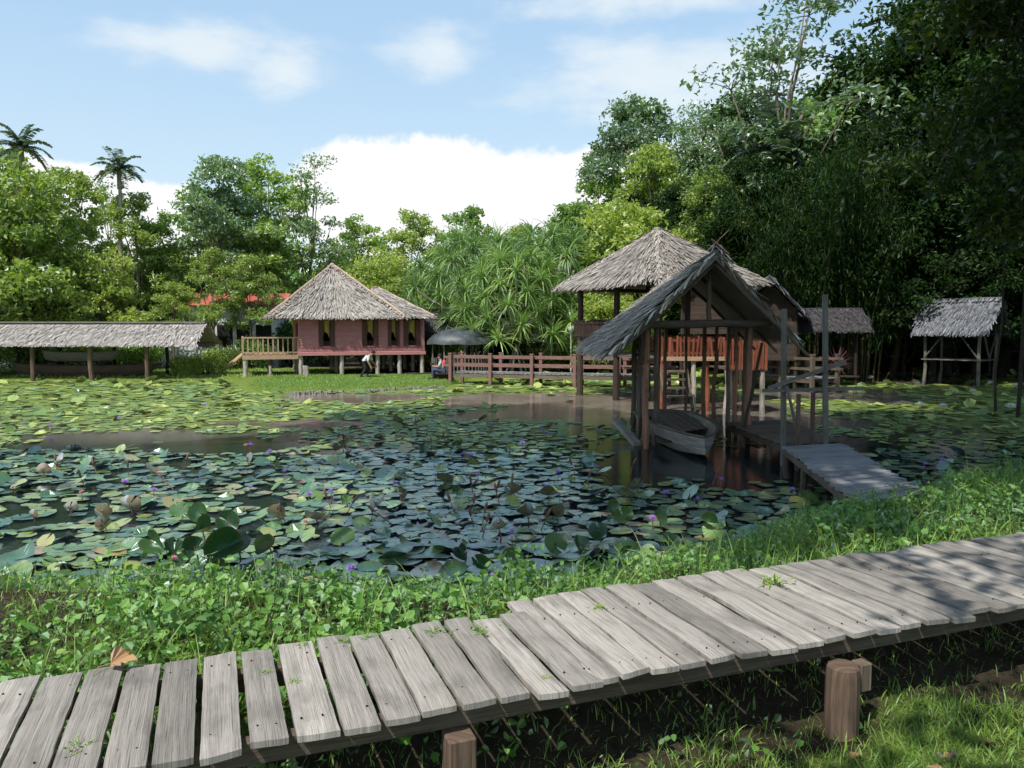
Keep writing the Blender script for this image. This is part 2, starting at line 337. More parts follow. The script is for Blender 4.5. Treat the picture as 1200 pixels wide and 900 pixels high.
# cumulus bank: soft-edged below a top line that falls away on the left
def pa(px, py): d = ray(px, py); return math.atan2(d[0], d[1]), math.asin(d[2]/np.linalg.norm(d))
def blobs(lst):
    out = None
    for px, py, wx, hy in lst:
        a0, e0 = pa(px, py); ma = nt.nodes.new('ShaderNodeVectorMath'); ma.operation = 'MULTIPLY_ADD'; L.new(cv.outputs[0], ma.inputs[0])
        ma.inputs[1].default_value = (F/wx, F/hy, 0); ma.inputs[2].default_value = (-a0*F/wx, -e0*F/hy, 0)
        ln = nt.nodes.new('ShaderNodeVectorMath'); ln.operation = 'LENGTH'; L.new(ma.outputs[0], ln.inputs[0])
        out = ln.outputs['Value'] if out is None else mth(nt, 'MINIMUM', out, ln.outputs['Value'])
    return mth(nt, 'SUBTRACT', 1, out)
def soft(d, nz, amp, w_):
    s = mth(nt, 'ADD', d, mth(nt, 'MULTIPLY', mth(nt, 'SUBTRACT', nz, .5), amp))
    n = nd(nt, 'ShaderNodeMapRange', interpolation_type='SMOOTHSTEP', inp={1: 0.0, 2: w_}); L.new(s, n.inputs[0]); return n.outputs[0]
cl = soft(blobs(((430, 238, 95, 78), (520, 235, 130, 72), (660, 240, 160, 68), (830, 235, 180, 80), (195, 262, 70, 46), (30, 240, 130, 55))), n_big, 1.0, .2)
wi = mth(nt, 'MULTIPLY', soft(blobs(((245, 55, 150, 32), (335, 78, 75, 46), (520, 60, 80, 38), (770, 2, 190, 24), (790, 95, 230, 65), (400, -150, 500, 90))), n_wisp, 2.0, .9), .9)
hz = ramp(nt, el, [(0, .8), (.4, .72), (1, .35)])
pale = ramp(nt, el, [(0, (.70, .84, .93)), (.16, (.60, .78, .92)), (.34, (.46, .68, .92)), (1, (.3, .5, .85))])
base = mixc(nt, hz, mixc(nt, 1.0, sky.outputs[0], (1.5, 1.45, 1.25), 'MULTIPLY'), mixc(nt, 1.0, pale, (7.2, 7.1, 7.1), 'MULTIPLY'))
c = mixc(nt, mth(nt, 'MULTIPLY', wi, .8), base, (6.0, 6.4, 6.5))
c = mixc(nt, cl, c, (6.9, 7.0, 7.05))
bg = nd(nt, 'ShaderNodeBackground', inp={'Strength': .15}); L.new(c, bg.inputs[0])
wo = nt.nodes.new('ShaderNodeOutputWorld'); L.new(bg.outputs[0], wo.inputs[0])
scene.view_settings.view_transform = 'Standard'; scene.view_settings.look = 'None'; scene.view_settings.exposure = 0
scene.cycles.max_bounces = 4; scene.cycles.diffuse_bounces = 2; scene.cycles.glossy_bounces = 2; scene.cycles.transmission_bounces = 3; scene.cycles.use_adaptive_sampling = True; scene.cycles.adaptive_threshold = .025; scene.cycles.transparent_max_bounces = 4
scene.cycles.use_denoising = True

# ------------------------------------------------------------------ pond outline, terrain
near_shore = [(-60, 6), (-14, 6.6), (-6, 6.9), (-2.4, 6.45), (0, 6.35), (1.5, 7.2), (3.3, 8.7), (5.2, 9.9), (8.5, 11.3), (13, 14), (19, 20), (24, 28), (27, 38)]
far_shore = [(22, 43), (14, 42.5), (6, 42), (-1, 40), (-2, 34.0), (-2.4, 31), (-4.6, 29.2), (-9.8, 28.6), (-11.5, 32), (-13, 35), (-24, 35), (-60, 36)]
poly = np.array(near_shore+far_shore, float)
def sdf(P):
    """negative inside the pond"""
    P = np.asarray(P, float).reshape(-1, 2); d = np.full(len(P), 1e9); ins = np.zeros(len(P), bool)
    for i in range(len(poly)):
        a, b = poly[i], poly[(i+1) % len(poly)]; e = b-a; wv = P-a
        t = np.clip((wv@e)/(e@e), 0, 1); d = np.minimum(d, np.linalg.norm(wv-t[:, None]*e, axis=1))
        c1 = (a[1] > P[:, 1]) != (b[1] > P[:, 1])
        with np.errstate(divide='ignore', invalid='ignore'):
            xs = (b[0]-a[0])*(P[:, 1]-a[1])/(b[1]-a[1])+a[0]
        ins ^= c1 & (P[:, 0] < xs)
    return np.where(ins, -d, d)
def fbm(P, s, seed=0, oct=3):
    """cheap smooth value noise on numpy arrays"""
    P = np.asarray(P, float)*s; out = np.zeros(len(P)); a = 1; tot = 0
    for o in range(oct):
        q = P*(2**o)+seed*13.7+o*5.3; i = np.floor(q).astype(int); f = q-i; f = f*f*(3-2*f)
        def h(x, y): return np.modf(np.abs(np.sin(x*127.1+y*311.7+seed)*43758.5453))[0]
        v = (h(i[:, 0], i[:, 1])*(1-f[:, 0])+h(i[:, 0]+1, i[:, 1])*f[:, 0])*(1-f[:, 1])+(h(i[:, 0], i[:, 1]+1)*(1-f[:, 0])+h(i[:, 0]+1, i[:, 1]+1)*f[:, 0])*f[:, 1]
        out += v*a; tot += a; a *= .5
    return out/tot
def sstep(x, a, b): t = np.clip((x-a)/(b-a), 0, 1); return t*t*(3-2*t)
def gz(P):
    P = np.asarray(P, float).reshape(-1, 2); s = sdf(P); x, y = P[:, 0], P[:, 1]
    hgt = np.where(y < 16, .42, .16+.2*sstep(x, 10, 25))
    z = np.where(s < 0, -.12+.9*np.maximum(s, -.6), -.12+(hgt+.12)*sstep(s, 0, .9))
    z += (fbm(P, 1.3, 1)-.5)*.10*sstep(s, 0, .5)+(fbm(P, 5, 2)-.5)*.03*sstep(s, 0, .5)*(y < 20)
    z -= .13*(y < 6)*sstep(-((P-np.array([.11, 3.27]))@np.array([-.352, .936])), -.9, .0)*sstep(s, .5, 1)
    hill = 13*sstep(x*.9+(y-40)*.45, 12, 60)*sstep(y, 36, 90)+5*sstep(x, 16, 40)*sstep(y+x, 40, 80)
    return z+hill*(s > 0)
def axis(parts):
    out = []
    for a, b, st in parts: out += list(np.arange(a, b, st))
    return np.array(out+[parts[-1][1]])
xs = axis([(-900, -200, 100), (-200, -60, 14), (-60, -12, .9), (-12, 12, .13), (12, 60, .7), (60, 200, 14), (200, 900, 100)])
ys = axis([(-300, -40, 40), (-40, -6, 2.5), (-6, 1, .5), (1, 14, .13), (14, 60, .6), (60, 200, 12), (200, 1500, 130)])
XX, YY = np.meshgrid(xs, ys); PP = np.stack([XX.ravel(), YY.ravel()], 1)
def gridfaces(nx, ny):
    i = np.arange(nx-1)[None, :]+np.arange(ny-1)[:, None]*nx
    return np.stack([i, i+1, i+1+nx, i+nx], -1).reshape(-1, 4)
gm, nt, N, L = newmat('ground_soil_and_turf')
geo = nt.nodes.new('ShaderNodeNewGeometry').outputs['Position']
n1 = noise(nt, geo, .8, 6, .6); n2 = noise(nt, geo, 9, 6, .7); n3 = noise(nt, geo, 45, 4, .7)
turf = ramp(nt, n3, [(.25, (.05, .085, .015)), (.5, (.13, .19, .035)), (.75, (.25, .31, .08))])
soil = ramp(nt, n2, [(.3, (.022, .018, .012)), (.6, (.06, .048, .032)), (.8, (.15, .125, .09))])
turf_amt = attr(nt, 'rnd')
f = mth(nt, 'ADD', mth(nt, 'MULTIPLY', mth(nt, 'SUBTRACT', n1, .5), .9), turf_amt)
f = ramp(nt, mth(nt, 'ADD', f, mth(nt, 'MULTIPLY', mth(nt, 'SUBTRACT', n2, .5), .5)), [(.42, 0.0), (.62, 1.0)])
finish(nt, mixc(nt, f, soil, turf), .95, bump(nt, mth(nt, 'ADD', n2, n3), .9, .03), .1)
mb = MB(); S = sdf(PP); decks0 = lambda P: (P-np.array([.11, 3.27]))@np.array([-.352, .936])
lawn = ((YY.ravel() > 27) & (XX.ravel() > -13) & (XX.ravel() < 1) & (YY.ravel() < 37.4)).astype(float)*1.3
lawn += ((YY.ravel() < 14))*.5-((YY.ravel() < 6)*sstep(-decks0(PP), -1, -.2)*(1-sstep(-decks0(PP)+(fbm(PP, 2.2, 77, 2)-.5)*.6, -.5, .1)))*.55  # last term: dark soil under the boardwalk, painted in to deepen its shade
lawn += ((YY.ravel() > 33) & (XX.ravel() < -9))*.7*(YY.ravel() < 44)
lawn -= 1.0*np.exp(-((XX.ravel()+3.9)**2/.6+(YY.ravel()-5.5)**2/.35))
mb.add(np.stack([XX.ravel(), YY.ravel(), gz(PP)], 1), gridfaces(len(xs), len(ys)), lawn)
tag(obj('ground', mb, gm, smooth=True), kind='structure')

# open water patches (cx, cy, rx, ry) in metres
OPEN = []
for px, py, rx, ry in ((160, 512, 2.6, 1.0), (60, 522, 2.0, .6), (250, 524, 1.6, .7), (345, 497, 1.3, .7), (420, 466, 3.0, 1.6), (620, 468, 3.2, 2.0), (600, 487, 1.6, .9),
                       (700, 478, 2.6, 3.2), (800, 478, 3.0, 6.0), (790, 540, 1.8, 2.2), (960, 462, 3.6, 3.0), (1080, 448, 2.0, 2.0), (880, 500, 1.3, 2.0)):
    g = G(px, py); OPEN.append((g[0], g[1], rx, ry))
def openness(P):
    P = np.asarray(P, float).reshape(-1, 2); o = np.zeros(len(P)); wob = (fbm(P*np.array([1, .6]), .9, 5, 5)-.5)*2.1+(fbm(P*np.array([1, .5]), 3.1, 15, 3)-.5)*.9
    for cx, cy, rx, ry in OPEN:
        o = np.maximum(o, 1.25-np.sqrt(((P[:, 0]-cx)/rx)**2+((P[:, 1]-cy)/ry)**2)+wob)
    return o
wx_ = axis([(-60, -14, .8), (-14, 14, .3), (14, 30, .6)]); wy_ = axis([(5, 44, .3)])
X2, Y2 = np.meshgrid(wx_, wy_); P2 = np.stack([X2.ravel(), Y2.ravel()], 1)
wm, nt, N, L = newmat('pond_water')
geo = nt.nodes.new('ShaderNodeNewGeometry').outputs['Position']
op = attr(nt, 'rnd'); spx = nt.nodes.new('ShaderNodeSeparateXYZ'); L.new(geo, spx.inputs[0])
wn = noise(nt, vscale(nt, geo, (1, .7, 1)), 2.2, 8, .68); wf = noise(nt, geo, 26, 5, .7); rip = noise(nt, vscale(nt, geo, (1, 2.2, 1)), 7, 4, .5)
farf = nd(nt, 'ShaderNodeMapRange', inp={1: 11.0, 2: 22.0}); L.new(spx.outputs[1], farf.inputs[0])
dens = mth(nt, 'ADD', mth(nt, 'MULTIPLY', farf.outputs[0], .24), .30)
thr = mth(nt, 'SUBTRACT', dens, mth(nt, 'MULTIPLY', op, .62))
dk = nd(nt, 'ShaderNodeMapRange', inp={1: -.03, 2: .03}); L.new(mth(nt, 'SUBTRACT', thr, mth(nt, 'ADD', mth(nt, 'MULTIPLY', wn, .55), mth(nt, 'MULTIPLY', wf, .35))), dk.inputs[0])
wcol = ramp(nt, noise(nt, geo, .5, 3), [(.35, (.11, .10, .075)), (.65, (.27, .235, .19))])
mud_shade_fac = nd(nt, 'ShaderNodeMapRange', inp={1: 15.5, 2: 19.5}); L.new(spx.outputs[1], mud_shade_fac.inputs[0]); wcol = mixc(nt, mud_shade_fac.outputs[0], (.012, .022, .024), wcol)  # near water painted dark for the tree shade; mud colour starts beyond
weed = ramp(nt, wf, [(.3, (.07, .12, .02)), (.6, (.19, .25, .04)), (.8, (.34, .38, .09))])
wb = nd(nt, 'ShaderNodeBsdfPrincipled', inp={'Roughness': .06, 'IOR': 1.33}); L.new(wcol, wb.inputs['Base Color']); L.new(bump(nt, rip, .25, .012), wb.inputs['Normal'])
db = nd(nt, 'ShaderNodeBsdfPrincipled', inp={'Roughness': .65, 'Specular IOR Level': .25}); L.new(weed, db.inputs['Base Color']); L.new(bump(nt, wf, .8, .01), db.inputs['Normal'])
ms = nt.nodes.new('ShaderNodeMixShader'); L.new(dk.outputs[0], ms.inputs[0]); L.new(wb.outputs[0], ms.inputs[1]); L.new(db.outputs[0], ms.inputs[2])
o_ = nt.nodes.new('ShaderNodeOutputMaterial'); L.new(ms.outputs[0], o_.inputs[0])
mb = MB(); mb.add(np.stack([X2.ravel(), Y2.ravel(), np.zeros(len(P2))], 1), gridfaces(len(wx_), len(wy_)), np.clip(openness(P2), 0, 1))
tag(obj('pond_water', mb, wm), kind='structure')

# ------------------------------------------------------------------ vegetation generators
def unit(v): return v/(np.linalg.norm(v, axis=-1, keepdims=True)+1e-9)
def leaves(mb, pos, size, aspect=.5, up=.6, r=None, droop=.0, dirs=None, fold=.12):
    """diamond-like leaf faces with a bent midrib"""
    n = len(pos); nrm = unit(rng.normal(0, 1, (n, 3))*(1-up)+np.array([0, 0, 1])*up)
    d = rng.normal(0, 1, (n, 3)) if dirs is None else dirs+rng.normal(0, .3, (n, 3))
    d[:, 2] -= droop; d = unit(d-nrm*np.sum(d*nrm, 1, keepdims=True)); sdv = np.cross(d, nrm)
    s = size*(.65+.7*rng.random((n, 1))) if np.isscalar(size) else size[:, None]
    a = pos; b = pos+d*s*.5+sdv*s*aspect/2+nrm*s*fold; c_ = pos+d*s-nrm*s*.1; e = pos+d*s*.5-sdv*s*aspect/2+nrm*s*fold
    v = np.stack([a, b, c_, e], 1).reshape(-1, 3); i = np.arange(n)[:, None]*4
    f = np.concatenate([i+np.array([0, 1, 2]), i+np.array([0, 2, 3])])
    rr = rng.random(n) if r is None else np.clip(r, 0, 1)
    return mb.add(v, f, np.repeat(rr, 4))
def rleaves(mb, pos, size, aspect, up, r, fold=.12):
    """rounded leaves: two folded halves"""
    n = len(pos); nrm = unit(rng.normal(0, 1, (n, 3))*(1-up)+np.array([0, 0, 1])*up); d = rng.normal(0, 1, (n, 3)); d = unit(d-nrm*np.sum(d*nrm, 1, keepdims=True)); w = np.cross(d, nrm); s = size[:, None]
    pt = lambda t, q, h: pos+d*s*t+w*s*q*aspect+nrm*s*h
    v = np.stack([pt(0, 0, 0), pt(.3, .5, fold), pt(.72, .38, fold*.6), pt(1, 0, -.08), pt(.72, -.38, fold*.6), pt(.3, -.5, fold)], 1).reshape(-1, 3); i = np.arange(n)[:, None]*6
    return mb.add(v, np.concatenate([i+np.array([0, 1, 2, 3]), i+np.array([0, 3, 4, 5])]), np.repeat(np.clip(r, 0, 1), 6))
def strips(mb, pos, dirv, length, width, segs=3, droop=.8, r=None, taper=True):
    """long arching blades; dirv = start direction"""
    n = len(pos); length = np.broadcast_to(length, (n,))[:, None]; width = np.broadcast_to(width, (n,))[:, None]
    d = unit(dirv); p = pos.copy(); side = unit(np.cross(d, np.array([0, 0, 1.]))+rng.normal(0, .2, (n, 3)))
    V = []
    for k in range(segs+1):
        t = k/segs; wd = width*((1-t)**.6 if taper else 1)*(.55+.9*min(t*3, 1) if taper else 1)*.5
        if taper and k == segs: wd = width*.03
        V.append(p-side*wd); V.append(p+side*wd)
        p = p+d*length/segs; d = unit(d+np.array([0, 0, -1.])*droop/segs)
    V = np.stack(V, 1).reshape(-1, 3); m = 2*(segs+1); i = np.arange(n)[:, None]*m
    f = np.concatenate([i+np.array([2*k, 2*k+1, 2*k+3, 2*k+2]) for k in range(segs)])
    rr = rng.random(n) if r is None else np.clip(r, 0, 1)
    return mb.add(V, f, np.repeat(rr, m))
def curve(a, b, sag, seg=5):
    t = np.linspace(0, 1, seg+1)[:, None]; p = np.asarray(a)+(np.asarray(b)-np.asarray(a))*t
    p += np.asarray(sag)*(4*t*(1-t)); p[1:-1] += rng.normal(0, .04*np.linalg.norm(np.asarray(b)-np.asarray(a))/seg, (seg-1, 3)); return p

PROTO = {}
def broadleaf(key, H=12., W=4., base=.3, lobes=9, cl=20, lv=70, leaf=.26, lobe_r=.42, mat='leafA', bark='bark', clr=.62, up=.45, lean=(0, 0), rad=.18, airy=False, aspect=.55):
    """H overall height, W crown radius, base = fraction of bare trunk"""
    tr, cr = MB(), MB(); cz0 = H*base; ch = H-cz0; top = np.array([lean[0], lean[1], cz0+ch*.45])
    tp = curve((0, 0, -.3), top, (rng.normal(0, .02*H), rng.normal(0, .02*H), 0), 7)
    tr.tube(tp, np.linspace(rad, rad*.4, len(tp)), 8)
    LC = []
    for i in range(lobes):
        t = (i+.5)/lobes; a = i*2.4+rng.random()*.8; zf = .12+.78*t
        prof = math.sin(math.pi*min(1, .18+zf*.82))**.6
        rr = W*(1-lobe_r)*prof*(.55+.6*rng.random())
        LC.append(np.array([lean[0]+rr*math.cos(a), lean[1]+rr*math.sin(a), cz0+ch*(zf*.86+.02)]))
    LC.append(np.array([lean[0], lean[1], H-ch*lobe_r*.32]))
    for c in LC:
        lr = W*lobe_r*(.75+.5*rng.random()); k0 = min(len(tp)-1, 3+int(rng.random()*4)); s0 = tp[k0]
        s0 = s0.copy(); s0[2] = min(s0[2], c[2]-.2*lr) if c[2] > cz0 else s0[2]
        br = curve(tp[k0] if tp[k0][2] < c[2] else tp[max(2, k0-2)], c, (0, 0, .05*H*.3), 5); tr.tube(br, np.linspace(rad*.42, rad*.12, 6), 6)
        nc = int(cl*(.7+.6*rng.random())); u = unit(rng.normal(0, 1, (nc, 3))); u[:, 2] = np.where(u[:, 2] < -.35, -u[:, 2]*.5, u[:, 2])
        cc = c+u*lr*np.array([1, 1, .78])*(.55+.5*rng.random((nc, 1)))
        for q in cc[:6 if not airy else 9]:
            tr.tube(curve(c, q, (0, 0, .1), 3), np.linspace(rad*.13, rad*.04, 4), 4, cap=False)
        tone = rng.random()
        for q in cc:
            n = int(lv*(.6+.8*rng.random())); rad_ = clr*(.6+.7*rng.random())
            p = q+unit(rng.normal(0, 1, (n, 3)))*rad_*rng.random((n, 1))**.45*np.array([1, 1, .6])
            leaves(cr, p, leaf, aspect, up, r=rng.random(n)*.7+tone*.15+rng.random()*.2, droop=.3)
    PROTO[key] = (tr.mesh('trunk', M[bark], smooth=True), cr.mesh('crown', M[mat]), None)
def frond_palm(key, H=10, fr=14, L_=2.6, mat='palmleaf'):
    tr, cr = MB(), MB(); tp = curve((0, 0, -.3), (.2, 0, H-L_*.5), (.15, 0, 0), 8); tr.tube(tp, np.linspace(.13, .08, 9), 8)
    o = tp[-1]
    for i in range(fr):
        a = i*2.4; e = 1.4-1.45*(i/fr); d = np.array([math.cos(a)*math.cos(e), math.sin(a)*math.cos(e), math.sin(e)])
        pts = [o]; dd = d.copy()
        for k in range(9): pts.append(pts[-1]+dd*L_/9); dd = unit(dd+np.array([0, 0, -.20]))
        pts = np.array(pts); cr.tube(pts, np.linspace(.03, .008, 10), 4, cap=False, r=.8)
        ts = np.repeat(np.linspace(.12, 1, 26), 2); P = np.array([[np.interp(t*9, range(10), pts[:, j]) for j in range(3)] for t in ts])
        sd = unit(np.cross(dd*0+d, (0, 0, 1.))); sg = np.tile([1, -1], 26)[:, None]
        D = sd*sg+d*.55+np.array([0, 0, -.25])+rng.normal(0, .08, (52, 3))
        strips(cr, P, D, .62*L_*.42*(1-.6*np.abs(ts-.45)), .11, 3, .9)
    tr.tube([o-np.array([0, 0, .9]), o], [.11, .1], 8)
    PROTO[key] = (tr.mesh('trunk', M['palebark'], smooth=True), cr.mesh('crown', M[mat]), None)
def pandanus(key, H=7, W=3.2, heads=58):
    tr, cr = MB(), MB(); fork = np.array([0, 0, H*.3])
    for i in range(6):
        a = i*1.05; tr.tube(curve((math.cos(a)*.7, math.sin(a)*.7, -.3), fork*.8, (0, 0, 0), 3), [.06, .06, .05, .05], 6)
    for i in range(heads):
        a = i*2.4; zf = (i+.5)/heads; rr = W*math.sin(math.pi*(.12+.62*zf)+.25)**.8*(.75+.3*rng.random())
        rr = W*math.sqrt(max(.02, 1-(zf*.98)**2.2))*(.8+.25*rng.random())
        c = np.array([rr*math.cos(a), rr*math.sin(a), H*(.22+.66*zf)])
        if i % 2 == 0: tr.tube(curve(fork, c, (0, 0, -.1), 4), np.linspace(.11, .05, 5), 6)
        n = 64; u = unit(rng.normal(0, 1, (n, 3))+np.array([0, 0, .75])+.35*np.array([math.cos(a), math.sin(a), 0]))
        strips(cr, np.repeat(c[None], n, 0)+u*.05, u, .8+.5*rng.random(n), .06, 4, 1.35, r=rng.random(n)*.6+.25*rng.random())
    PROTO[key] = (tr.mesh('trunk', M['palebark'], smooth=True), cr.mesh('crown', M['strap']), None)
def bamboo(key, H=11, n=34, mat='leafD'):
    tr, cr = MB(), MB()
    for i in range(n):
        a = rng.random()*6.28; b = rng.random()*1.0; o = np.array([math.cos(a)*b, math.sin(a)*b, 0]); h = H*(.7+.35*rng.random()); ln = np.array([math.cos(a), math.sin(a), 0])*h*.28*(b+.3)
        t = np.linspace(0, 1, 9)[:, None]; p = o+np.array([0, 0, h])*t+ln*t**2.2; p[-1, 2] -= .7
        tr.tube(p, np.linspace(.045, .012, 9), 5, cap=False)
        k = 420; tt = .3+.7*rng.random(k); q = np.stack([np.interp(tt*8, range(9), p[:, j]) for j in range(3)], 1)+rng.normal(0, .38, (k, 3))
        dr = rng.normal(0, .6, (k, 3))+np.array([0, 0, -.5]); strips(cr, q, dr, .26+.12*rng.random(k), .045, 2, .8)
    PROTO[key] = (tr.mesh('culms', M['bambooculm'], smooth=True), cr.mesh('foliage', M[mat]), None)
def shrub(key, H=1.6, W=1.3, n=2600, leaf=.14, mat='leafA', aspect=.5):
    tr, cr = MB(), MB()
    for i in range(9):
        a = i*.7; e = np.array([math.cos(a)*W*.6, math.sin(a)*W*.6, H*(.6+.3*rng.random())]); tr.tube(curve((0, 0, -.2), e, (0, 0, .1), 4), np.linspace(.03, .01, 5), 4, cap=False)
    k = 26; c = unit(rng.normal(0, 1, (k, 3)))*np.array([W*.75, W*.75, H*.42])*(.4+.6*rng.random((k, 1)))+np.array([0, 0, H*.48])
    idx = rng.integers(0, k, n); p = c[idx]+unit(rng.normal(0, 1, (n, 3)))*W*.32*rng.random((n, 1))**.4; p[:, 2] = np.maximum(p[:, 2], .03)
    leaves(cr, p, leaf, aspect, .45, r=rng.random(n)*.7+rng.random(k)[idx]*.3, droop=.2)
    PROTO[key] = (tr.mesh('stems', M['darkbark'], smooth=True), cr.mesh('foliage', M[mat]), None)
def plant(key, name, label, cat, loc, s=1.0, rz=None, group=None, crown=None, sz=None):
    if len(loc) == 2: loc = (loc[0], loc[1], float(gz([loc])[0]))
    t = thing(name, label, cat, loc, rng.random()*6.28 if rz is None else rz, group)
    t.scale = (s, s, sz if sz else s)
    tm, cm, _ = PROTO[key]
    for me in (tm, cm):
        o = bpy.data.objects.new(me.name.split('.')[0], me); COL.objects.link(o); o.parent = t
        if crown and me is cm:
            o.material_slots[0].link = 'OBJECT'; o.material_slots[0].material = M[crown]
    return t
M['bambooculm'] = plain('bamboo_culm', (.03, .03, .012), (.06, .055, .02), 3, .6, .5, 0)
# ------------------------------------------------------------------ trees
broadleaf('round', 12, 3.9, .16, 11, 20, 56, .27, mat='leafA')
broadleaf('loose', 12, 3.6, .25, 9, 16, 46, .24, lobe_r=.38, mat='leafB', clr=.55)
broadleaf('tall', 14, 3.4, .3, 10, 20, 58, .26, mat='leafC', lobe_r=.44)
broadleaf('bushy', 8, 4.0, .10, 11, 20, 56, .25, mat='leafB')
broadleaf('airy', 15, 3.6, .38, 9, 10, 30, .22, lobe_r=.34, mat='leafC', clr=.6, rad=.16)
broadleaf('dense', 13, 4.4, .08, 13, 26, 84, .205, mat='leafD', clr=.7, bark='darkbark')
broadleaf('gold', 13, 4.2, .12, 12, 22, 84, .19, mat='leafE', clr=.66, bark='darkbark')
broadleaf('goldnear', 13, 4.6, .2, 13, 22, 62, .2, mat='leafE', clr=.66, bark='darkbark')
broadleaf('shade', 19, 4.8, .58, 11, 15, 40, .42, mat='leafD', clr=.95, lean=(0, 7.0), rad=.26, lobe_r=.40)
frond_palm('palm', 10.5, 15, 1.35); frond_palm('palm_low', 7, 16, 1.5)
pandanus('pandanus'); bamboo('bamboo')
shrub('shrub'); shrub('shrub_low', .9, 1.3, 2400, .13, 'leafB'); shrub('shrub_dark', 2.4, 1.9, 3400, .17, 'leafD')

def tree_at(key, name, px, top, d, label, group=None, crown=None, Hp=None, wide=1.0, cat='tree'):
    """trunk stands at distance d on the line of sight px; height reaches row `top`"""
    x = at(px, 385, d)[0]; z0 = float(gz([(x, d)])[0]); H = at(px, top, d)[2]-z0
    base = {'round': 12, 'loose': 12, 'tall': 14, 'bushy': 8, 'airy': 15, 'dense': 13, 'gold': 13, 'palm': 10.5, 'palm_low': 7, 'pandanus': 7, 'bamboo': 11}[key]
    s = H/base*1.02; t = plant(key, name, label, cat, (x, d, z0), s*wide, group=group, crown=crown, sz=s)
    return t
BG = 'broadleaf trees behind the pond on the left'
LT = [('loose', -75, 168, 43, 'loose light green tree cut by the left edge of the photo'),
      ('bushy', 25, 205, 40.6, 'full yellow green tree in front of the far left palm'),
      ('loose', 12, 172, 45, 'tall sparse tree above the left end of the long thatched shelter'),
      ('loose', 88, 196, 46, 'sparse yellow green tree between the two slender palms'),
      ('round', 40, 245, 50, 'mid green tree behind the sparse trees at far left'),
      ('airy', 125, 215, 52, 'airy grey green tree just left of the isolated palm'),
      ('bushy', 120, 300, 42, 'low bushy yellow green tree over the middle of the long shelter'),
      ('round', 185, 262, 47, 'rounded green tree in the dip between palm and tall twin tree'),
      ('loose', 205, 330, 42, 'small loose tree in front of the white building'),
      ('loose', 250, 290, 43, 'slim loose tree in front of the middle of the white building'),
      ('loose', 292, 300, 43.5, 'slim loose tree between the white building and the pink house'),
      ('tall', 262, 180, 47, 'tall blue green tree rising behind the white building'),
      ('round', 318, 188, 50, 'tall full green tree behind the pink house roof'),
      ('airy', 372, 183, 49, 'tall airy tree with open branches right of the full green one'),
      ('round', 300, 265, 57, 'yellow green tree left of the pyramid roof, behind the white building'),
      ('round', 425, 255, 52, 'dark rounded tree behind the pink house between roof ridges'),
      ('loose', 485, 246, 54, 'thin crowned tree behind the right end of the pink house'),
      ('bushy', 60, 290, 41.5, 'low yellow green tree just behind the left end of the long shelter'),
      ('loose', 160, 225, 45, 'loose yellow green tree right of the isolated palm'),
      ('bushy', -20, 260, 42, 'leafy yellow green tree at the left edge above the long shelter'),
      ('round', 235, 225, 52, 'mid green tree between the isolated palm and the tall blue green tree'),
      ('bushy', 450, 300, 47, 'low dense tree right behind the small hip roof'),
      ('round', 545, 242, 55, 'green tree rising just behind the strap leaved clump'),
      ('loose', 610, 262, 57, 'pale green tree behind the strap leaved clump near the pavilion'),
      ('round', 655, 285, 58, 'mid green tree far behind the right end of the strap leaved clump')]
for k, px, tp, d, lb in LT: tree_at(k, 'broadleaf_tree', px, tp, d, lb, BG)
tree_at('palm', 'palm_tree', 30, 160, 42, 'feathery palm rising above the trees at far left', 'slender palms')
tree_at('palm', 'palm_tree', 146, 188, 44, 'slender isolated palm standing clear against the sky', 'slender palms')
tree_at('palm_low', 'palm_tree', 905, 150, 40.6, 'feathery palm showing in front of the right hand forest', 'slender palms', wide=1.0)
for px, tp, d, lb, wd in ((560, 262, 44, 'strap leaved screw pine at the left of its clump', 1.05), (645, 258, 43.5, 'tallest screw pine beside the hip roofed pavilion', 1.05), (605, 285, 40.5, 'screw pine with pale branching trunk in the middle of its clump', 1.0)):
    tree_at('pandanus', 'screw_pine', px, tp, d, lb, 'screw pines behind the footbridge', wide=wd)
tree_at('bushy', 'broadleaf_tree', 705, 330, 40, 'small bright green leafy tree behind the pavilion posts', crown='leafB')
# the wooded hillside on the right
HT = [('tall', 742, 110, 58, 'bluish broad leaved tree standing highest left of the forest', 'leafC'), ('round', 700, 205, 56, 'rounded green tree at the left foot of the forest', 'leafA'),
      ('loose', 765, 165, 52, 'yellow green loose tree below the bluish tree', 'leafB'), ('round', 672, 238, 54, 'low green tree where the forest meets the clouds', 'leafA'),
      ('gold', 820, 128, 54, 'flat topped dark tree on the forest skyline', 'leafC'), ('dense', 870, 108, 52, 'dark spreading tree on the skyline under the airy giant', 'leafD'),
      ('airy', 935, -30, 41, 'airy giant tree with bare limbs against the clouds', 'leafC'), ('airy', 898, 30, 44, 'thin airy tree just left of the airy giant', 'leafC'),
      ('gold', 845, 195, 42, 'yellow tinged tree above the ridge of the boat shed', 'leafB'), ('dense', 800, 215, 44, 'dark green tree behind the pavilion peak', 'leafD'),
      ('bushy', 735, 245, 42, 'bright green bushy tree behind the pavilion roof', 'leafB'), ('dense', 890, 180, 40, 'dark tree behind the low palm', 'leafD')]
for k, px, tp, d, lb, cr_ in HT: tree_at(k, 'broadleaf_tree', px, tp, d, lb, 'trees on the forest edge', cr_, wide=1.0 if k != 'airy' else 1.15)
